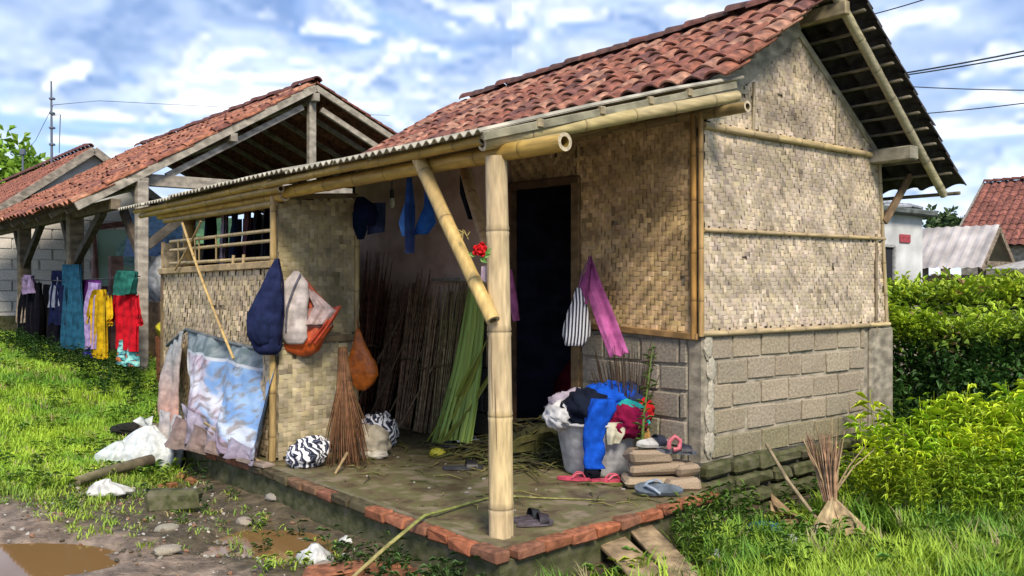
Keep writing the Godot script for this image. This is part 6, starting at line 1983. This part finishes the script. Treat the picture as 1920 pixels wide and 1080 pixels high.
	# boards that lean on the grass at the bottom
	for e in [[Vector3(0.50, 0.175, -5.28), Vector3(0.73, 0.09, -4.45), 0.185, "left of the two weathered boards at the bottom, beside the porch corner"], [Vector3(0.735, 0.185, -5.30), Vector3(0.90, 0.10, -4.45), 0.165, "right of the two weathered boards at the bottom"]]:
		s = st()
		var f: Vector3 = (e[1] - e[0]).normalized()
		var r := f.cross(Vector3.UP).normalized()
		box(s, Transform3D(Basis(r, r.cross(f), -f), (e[0] + e[1]) * 0.5), Vector3(e[2], 0.022, e[0].distance_to(e[1])), 0.004, Color(0.44, 0.32, 0.19), 0.006)
		solo("loose_board", s, M.timber, e[3], "board")
	# stones and chips in the mud
	var xs := []
	var cs := []
	var pm := st()
	box(pm, Transform3D(), Vector3(1, 0.6, 0.8), 0.25, Color.WHITE, 0.12)
	var pmesh := done(pm)
	for k in 3200:
		var x := rng.randf_range(-3.6, 0.1)
		var d := rng.randf_range(4.3, 7.4)
		var l: Vector3 = HI * Vector3(x, 0, -d)
		if l.z < 2.15 and l.x > -5: continue
		if grass_amount(x, d) > 0.5 and rng.randf() < 0.8: continue
		var r := 0.006 + 0.030 * pow(rng.randf(), 4.0)
		xs.append(Transform3D(Basis.from_euler(Vector3(rng.randf() * 0.5, rng.randf() * 6, rng.randf() * 0.5)).scaled(Vector3.ONE * r), Vector3(x, gy.call(x, d) + r * 0.2, -d)))
		cs.append(vary([Color(0.36, 0.32, 0.27), Color(0.22, 0.18, 0.14), Color(0.50, 0.47, 0.42), Color(0.28, 0.16, 0.10), Color(0.12, 0.10, 0.07)][rng.randi() % 5], 0.25))
	var peb := many(self, "pebbles", pmesh, M.stone, xs, cs)
	tag(peb, "pebbles and grit scattered in the mud before the porch", "pebbles")
	var chips := [[-1.28, 5.62, 0.09, "pale flat stone beside the crushed bottle, nearer the porch edge"], [-1.75, 6.0, 0.07, "small grey stone midway between the mossy block and the porch"], [-1.92, 5.12, 0.075, "grey stone at the path side of the muddy puddle"], [-2.15, 5.72, 0.07, "stone chip just in front of the mossy block"], [-1.02, 4.95, 0.06, "small stone between the crushed bottle and the red shards"], [-1.68, 6.45, 0.06, "brownish stone lying close under the porch edge"]]
	for e in chips:
		s = st()
		crumple(s, Vector3(0, 0.012, 0), Vector3(e[2], 0.026, e[2] * 0.65), vary(Color(0.38, 0.335, 0.28), 0.2), 0.3, 1.1, e[0] * 31.0, 16, 9)
		solo("flat_stone", s, M.stone, e[3], "stone", wx(e[0], gy.call(e[0], e[1]), -e[1], rng.randf() * 3), "flat stones in the mud")
	# dry palm broom head standing in the weeds
	var dry := thing("dry_broom_head", "dry straw broom head standing upside down in the weeds at the right", "broom", wx(1.95, gy.call(1.95, 5.62), -5.62))
	s = st()
	ribs(s, Vector3(0, 0.17, 0), Vector3(-0.02, 0.57, -0.08), 0.04, 0.12, 95, 0.0055, Color(0.42, 0.26, 0.16))
	part(dry, "bristles", s, M.fibre)
	s = st()
	for e in [[-0.16, 0.55], [0.10, 0.60], [0.22, 0.50], [0.28, 0.48], [-0.08, 0.66], [0.02, 0.68]]:
		tube(s, [Vector3(0, 0.18, 0), Vector3(e[0] * 0.5, 0.38, 0), Vector3(e[0], e[1], -0.03)], [0.008, 0.006, 0.003], 5, [Color(0.48, 0.36, 0.2)])
	part(dry, "twig", s, M.fibre)
	s = st()
	for k in 7:
		var a := -2.6 + k * 0.35
		drape(s, [Vector3(-0.01, 0.20, 0.02), Vector3(cos(a) * 0.11 - 0.03, 0.08, 0.10), Vector3(cos(a) * 0.20 - 0.05, 0.0, 0.14)], [Vector3(0.02, 0.20, 0.02), Vector3(cos(a) * 0.11 + 0.03, 0.09, 0.11), Vector3(cos(a) * 0.20 + 0.03, 0.01, 0.16)], 4, 6, 0.012, 1.0, vary(Color(0.50, 0.38, 0.22), 0.2), k)
	part(dry, "leaf_base", s, M.fibre)
	s = st()
	for k in 5:
		var a := 2.4 + k * 0.3
		drape(s, [Vector3(0, 0.05, 0), Vector3(cos(a) * 0.10, 0.10, sin(a) * 0.05), Vector3(cos(a) * 0.22, 0.04 + 0.04 * k, sin(a) * 0.10)], [Vector3(0.03, 0.03, 0.02), Vector3(cos(a) * 0.10 + 0.05, 0.07, 0.05), Vector3(cos(a) * 0.20, 0.0 + 0.03 * k, 0.08)], 4, 6, 0.012, 1.0, vary(Color(0.32, 0.22, 0.11), 0.25), k)
	solo("dry_leaf", s, M.fibre, "curled brown dry leaf left of the broom head", "leaf", wx(1.80, gy.call(1.80, 5.65), -5.65))
	s = st()
	tube(s, [Vector3(1.62, gy.call(1.62, 5.9) + 0.50, -5.85), Vector3(1.72, 0.36, -5.72), Vector3(1.86, 0.15, -5.58)], [0.010, 0.012, 0.010], 6, [Color(0.38, 0.30, 0.19)])
	solo("bent_stick", s, M.fibre, "bent grey brown stick leaning left of the broom head", "stick")
	s = st()
	tube(s, [Vector3(1.82, gy.call(1.82, 5.5) + 0.10, -5.45), Vector3(1.70, gy.call(1.7, 5.2) + 0.05, -5.2)], [0.006, 0.004], 5, [Color(0.50, 0.45, 0.30)])
	solo("straw", s, M.fibre, "thin pale straw below the broom head", "straw")

# ---------- vegetation
func tuft_mesh(n: int, h: float, w: float, spread: float, sd: int) -> ArrayMesh:
	var r := RandomNumberGenerator.new()
	r.seed = sd
	var s := st()
	for i in n:
		var a := r.randf() * TAU
		var o := Vector3(cos(a), 0, sin(a)) * spread * sqrt(r.randf())
		var b := r.randf() * TAU
		var lean := Vector3(cos(b), 0, sin(b)) * r.randf_range(0.15, 0.75)
		var side := Vector3(-sin(b), 0, cos(b))
		var hh := h * r.randf_range(0.55, 1.15)
		var m := o + lean * hh * 0.3 + Vector3(0, hh * 0.6, 0)
		var t := o + lean * hh * 0.95 + Vector3(0, hh * r.randf_range(0.75, 1.0), 0)
		var c := Color.WHITE * r.randf_range(0.75, 1.2)
		smooth_quad(s, o - side * w, o + side * w, m + side * w * 0.8, m - side * w * 0.8, c * 0.8, c * 0.8, c, c)
		s.set_color(c)
		for v in [m - side * w * 0.8, t, m + side * w * 0.8]:
			s.add_vertex(v)
	return done(s)

func weed_mesh(h: float, n: int, l: float, w: float, sd: int) -> ArrayMesh:
	var r := RandomNumberGenerator.new()
	r.seed = sd
	var s := st()
	var top := Vector3(r.randf_range(-0.1, 0.1), h, r.randf_range(-0.1, 0.1))
	tube(s, [Vector3.ZERO, top * 0.5 + Vector3(0.02, 0, 0.02), top], [0.006, 0.004, 0.002], 3, [Color(0.75, 0.7, 0.6)], false)
	for i in n:
		var t := r.randf_range(0.18, 1.0)
		var b := top * t
		var a := r.randf() * TAU
		var e := r.randf_range(-0.2, 0.8)
		var dirn := Vector3(cos(a) * cos(e), sin(e), sin(a) * cos(e))
		var side := dirn.cross(Vector3.UP).normalized().rotated(dirn, r.randf_range(-0.6, 0.6))
		var ll := l * r.randf_range(0.6, 1.2)
		b += dirn * r.randf_range(0.0, 0.08)
		var m := b + dirn * ll * 0.5 + Vector3(0, ll * 0.08, 0)
		var tt := b + dirn * ll - Vector3(0, ll * 0.25, 0)
		var c := Color.WHITE * r.randf_range(0.7, 1.25)
		smooth_quad(s, b, m + side * w, tt, m, c, c, c, c)
		smooth_quad(s, b, m, tt, m - side * w, c * 0.9, c * 0.9, c * 0.9, c * 0.9)
	return done(s)

func plants():
	var t1 := tuft_mesh(9, 0.105, 0.0042, 0.045, 4)
	var t2 := tuft_mesh(7, 0.17, 0.0055, 0.04, 5)
	var xs := []
	var cs := []
	var xb := []
	var cb := []
	for k in 60000:
		var d := 3.9 * pow(18.0 / 3.9, rng.randf())
		var x := rng.randf_range(-0.72, 0.10) * d
		if d < 6.0 and x > -0.2 * d * 0.1 + 0.2 and false: continue
		var g := grass_amount(x, d)
		if x > 0.0 or rng.randf() > g: continue
		var l: Vector3 = HI * Vector3(x, 0, -d)
		var n := na.get_noise_2d(x * 0.9, d * 0.9)
		var near_edge := smoothstep(0.1, 0.6, g)
		var col := Color(0.16, 0.34, 0.030).lerp(Color(0.42, 0.60, 0.05), clampf(0.5 + n * 1.1 + rng.randf_range(-0.25, 0.25), 0, 1))
		if g < 0.6: col = col.lerp(Color(0.22, 0.24, 0.06), 0.4)
		if rng.randf() < 0.05: col = Color(0.40, 0.34, 0.16)
		xs.append(Transform3D(Basis(Vector3.UP, rng.randf() * TAU).scaled(Vector3(1.1, rng.randf_range(0.55, 1.25) * (0.45 + 0.55 * near_edge), 1.1)), Vector3(x, ground_h(x, d) - 0.008, -d)))
		cs.append(vary(col, 0.18))
	tag(many(self, "meadow_grass", t1, M.grass, xs, cs), "bright short grass between the path and the shelter", "grass")
	xs = []
	cs = []
	for k in 22000:
		var d := 4.1 * pow(14.0 / 4.1, rng.randf())
		var x := rng.randf_range(0.02, 0.72) * d
		if rng.randf() > grass_amount(x, d): continue
		var l: Vector3 = HI * Vector3(x, 0, -d)
		if l.x < 0.6 and l.z > 0.0 and rng.randf() < 0.65: continue
		if x < 1.05 and d < 5.5 and rng.randf() < 0.88: continue
		if absf(x - 1.93) < 0.36 and d < 5.8 and d > 5.0 and rng.randf() < 0.9: continue
		var n := na.get_noise_2d(x * 0.9, d * 0.9)
		var col := Color(0.12, 0.26, 0.025).lerp(Color(0.33, 0.47, 0.04), clampf(0.5 + n * 1.2 + rng.randf_range(-0.3, 0.3), 0, 1))
		if rng.randf() < 0.06: col = Color(0.30, 0.26, 0.13)
		var sc := rng.randf_range(0.5, 1.2)
		xs.append(Transform3D(Basis(Vector3.UP, rng.randf() * TAU).scaled(Vector3(1, sc, 1)), Vector3(x, ground_h(x, d) - 0.01, -d)))
		cs.append(vary(col, 0.2))
	tag(many(self, "rough_grass", t2, M.grass, xs, cs), "longer rough grass along the bottom right", "grass")
	# low broad leaved weeds in the meadow
	xs = []
	cs = []
	var w0 := weed_mesh(0.10, 14, 0.075, 0.016, 12)
	for k in 5000:
		var d := 4.6 * pow(13.0 / 4.6, rng.randf())
		var x := rng.randf_range(-0.72, 0.75) * d
		var g := grass_amount(x, d)
		if rng.randf() > g * 0.55 + (0.02 if x < 0.0 and d > path_edge(x) else 0.0): continue
		var n := na.get_noise_2d(x * 1.6 + 3.0, d * 1.6)
		if n < -0.1 and rng.randf() < 0.8: continue
		var l: Vector3 = HI * Vector3(x, 0, -d)
		if l.z < 2.12 and l.x < 0.5 and l.x > -4.95: continue
		xs.append(Transform3D(Basis(Vector3.UP, rng.randf() * TAU).scaled(Vector3.ONE * rng.randf_range(0.5, 1.25)), Vector3(x, ground_h(x, d) - 0.005, -d)))
		cs.append(vary(Color(0.10, 0.24, 0.03).lerp(Color(0.34, 0.44, 0.05), rng.randf()), 0.25))
	tag(many(self, "meadow_weeds", w0, M.leaf, xs, cs), "low broad leaved weeds among the meadow grass", "weeds")
	# broad leaved weeds
	var w1 := weed_mesh(0.34, 26, 0.085, 0.012, 3)
	var w2 := weed_mesh(0.22, 16, 0.075, 0.016, 8)
	var w3 := weed_mesh(0.62, 30, 0.11, 0.016, 6)
	xs = []
	cs = []
	for k in 2600:
		var d := rng.randf_range(5.5, 8.3)
		var x := rng.randf_range(2.0, 6.5)
		var l: Vector3 = HI * Vector3(x, 0, -d)
		if l.x < 0.28: continue
		if absf(x - 1.95) < 0.4 and d < 6.0: continue
		var q := smoothstep(0.25, 0.95, l.x + na.get_noise_2d(x * 1.3, d * 1.3) * 0.4) * smoothstep(5.2, 6.3, d)
		if rng.randf() > q: continue
		var n := na.get_noise_2d(x * 1.2 + 5.0, d * 1.2)
		var col := Color(0.40, 0.66, 0.035).lerp(Color(0.74, 0.88, 0.04), clampf(0.55 + n * 1.2, 0, 1))
		if d < 6.1: col = col.lerp(Color(0.14, 0.26, 0.03), 0.5)
		var tall := 0.62 + 0.5 * smoothstep(5.6, 7.3, d)
		xs.append(Transform3D(Basis(Vector3.UP, rng.randf() * TAU).scaled(Vector3.ONE * tall * rng.randf_range(0.65, 1.15)), Vector3(x, ground_h(x, d) - 0.02, -d)))
		cs.append(vary(col, 0.22))
	tag(many(self, "yellow_green_weeds", w3, M.leaf, xs, cs), "tall yellow green weeds massed below the hedge at the right", "weeds")
	xs = []
	cs = []
	for k in 1000:
		var d := rng.randf_range(4.5, 7.4)
		var x := rng.randf_range(0.9, 4.0)
		var l: Vector3 = HI * Vector3(x, 0, -d)
		if l.x < 0.30 or l.x > 1.3 or l.z > 1.4 or l.z < -2.6: continue
		if l.x > 0.5 and rng.randf() < 0.6: continue
		if absf(x - 1.93) < 0.36 and d < 5.9 and d > 4.9: continue
		if l.x < 0.3 and l.z > 0.3: continue
		var col := Color(0.08, 0.19, 0.028).lerp(Color(0.20, 0.33, 0.05), rng.randf())
		xs.append(Transform3D(Basis(Vector3.UP, rng.randf() * TAU).scaled(Vector3.ONE * rng.randf_range(0.35, 0.85)), Vector3(x, ground_h(x, d) - 0.01, -d)))
		cs.append(vary(col, 0.25))
	tag(many(self, "footing_weeds", w1, M.leaf, xs, cs), "green weeds growing along the mossy footing", "weeds")
	xs = []
	cs = []
	for k in 260:
		var l := Vector3(rng.randf_range(-4.9, 0.45), 0, rng.randf_range(2.10, 2.75))
		if l.x < -0.75 and rng.randf() < 0.87: continue
		if l.x > -0.75: l.z = rng.randf_range(2.1, 2.5)
		var p: Vector3 = H * l
		xs.append(Transform3D(Basis(Vector3.UP, rng.randf() * TAU).scaled(Vector3.ONE * rng.randf_range(0.4, 0.8)), Vector3(p.x, ground_h(p.x, -p.z) - 0.01, p.z)))
		cs.append(vary(Color(0.075, 0.145, 0.035), 0.35))
	tag(many(self, "porch_weeds", w2, M.leaf, xs, cs), "small weeds sprouting at the foot of the porch edge", "weeds")
	xs = []
	cs = []
	for k in 170:                                       # darker bushy weeds under the washing line
		var l := Vector3(rng.randf_range(-13.5, -6.6), 0, rng.randf_range(1.2, 1.9))
		var p: Vector3 = H * l
		xs.append(Transform3D(Basis(Vector3.UP, rng.randf() * TAU).scaled(Vector3.ONE * rng.randf_range(0.5, 0.9)), Vector3(p.x, ground_h(p.x, -p.z) - 0.02, p.z)))
		cs.append(vary(Color(0.045, 0.11, 0.02), 0.3))
	tag(many(self, "line_weeds", w1, M.leaf, xs, cs), "dark green weeds under the washing line", "weeds")
	# hedges
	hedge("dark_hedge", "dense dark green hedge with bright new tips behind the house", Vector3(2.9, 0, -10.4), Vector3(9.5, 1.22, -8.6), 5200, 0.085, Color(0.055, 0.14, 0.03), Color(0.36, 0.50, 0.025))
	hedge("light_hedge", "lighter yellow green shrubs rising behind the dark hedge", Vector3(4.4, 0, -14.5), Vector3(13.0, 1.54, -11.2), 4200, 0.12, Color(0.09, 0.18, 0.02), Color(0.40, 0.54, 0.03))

func hedge(called: String, label: String, a: Vector3, b: Vector3, n: int, leaf: float, low: Color, high: Color):
	var o := thing(called, label, "hedge")
	var s := st()
	for k in 26:
		var x := rng.randf_range(a.x + 0.2, b.x - 0.2)
		var z := rng.randf_range(a.z + 0.3, b.z - 0.3)
		tube(s, [Vector3(x, 0, z), Vector3(x + rng.randf_range(-0.2, 0.2), b.y * 0.5, z), Vector3(x + rng.randf_range(-0.4, 0.4), b.y * 0.95, z + rng.randf_range(-0.2, 0.2))], [0.03, 0.02, 0.008], 5, [Color(0.10, 0.075, 0.045)])
	part(o, "stems", s, M.timber)
	var xs := []
	var cs := []
	for i in n:
		var face := rng.randf()
		var p := Vector3(rng.randf_range(a.x, b.x), 0, 0)
		var bump := 0.16 * na.get_noise_2d(p.x * 1.1, a.z) + 0.10 * nb.get_noise_2d(p.x * 3.0, a.z + 2.0)
		if face < 0.55:
			p.y = rng.randf_range(0.05, b.y + bump)
			p.z = b.z + na.get_noise_2d(p.x * 1.4, p.y * 1.6) * 0.3 - absf(rng.randfn()) * 0.16
		else:
			p.z = lerpf(b.z, a.z, pow(rng.randf(), 1.4))
			p.y = b.y + bump + na.get_noise_2d(p.x * 1.5, p.z * 1.5) * 0.16 - absf(rng.randfn()) * 0.09 + (rng.randf() * 0.14 if rng.randf() < 0.12 else 0.0)
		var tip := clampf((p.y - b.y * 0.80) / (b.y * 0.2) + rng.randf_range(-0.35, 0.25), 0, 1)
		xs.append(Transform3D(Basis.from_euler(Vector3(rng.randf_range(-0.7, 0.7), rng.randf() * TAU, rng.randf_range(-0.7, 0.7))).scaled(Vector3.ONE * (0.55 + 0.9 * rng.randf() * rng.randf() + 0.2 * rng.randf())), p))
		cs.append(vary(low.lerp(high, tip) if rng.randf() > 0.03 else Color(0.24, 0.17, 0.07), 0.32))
	many(o, "foliage", leaf_sprig(7, leaf, leaf * 0.27, leaf * 0.7, 5), M.leaf, xs, cs)
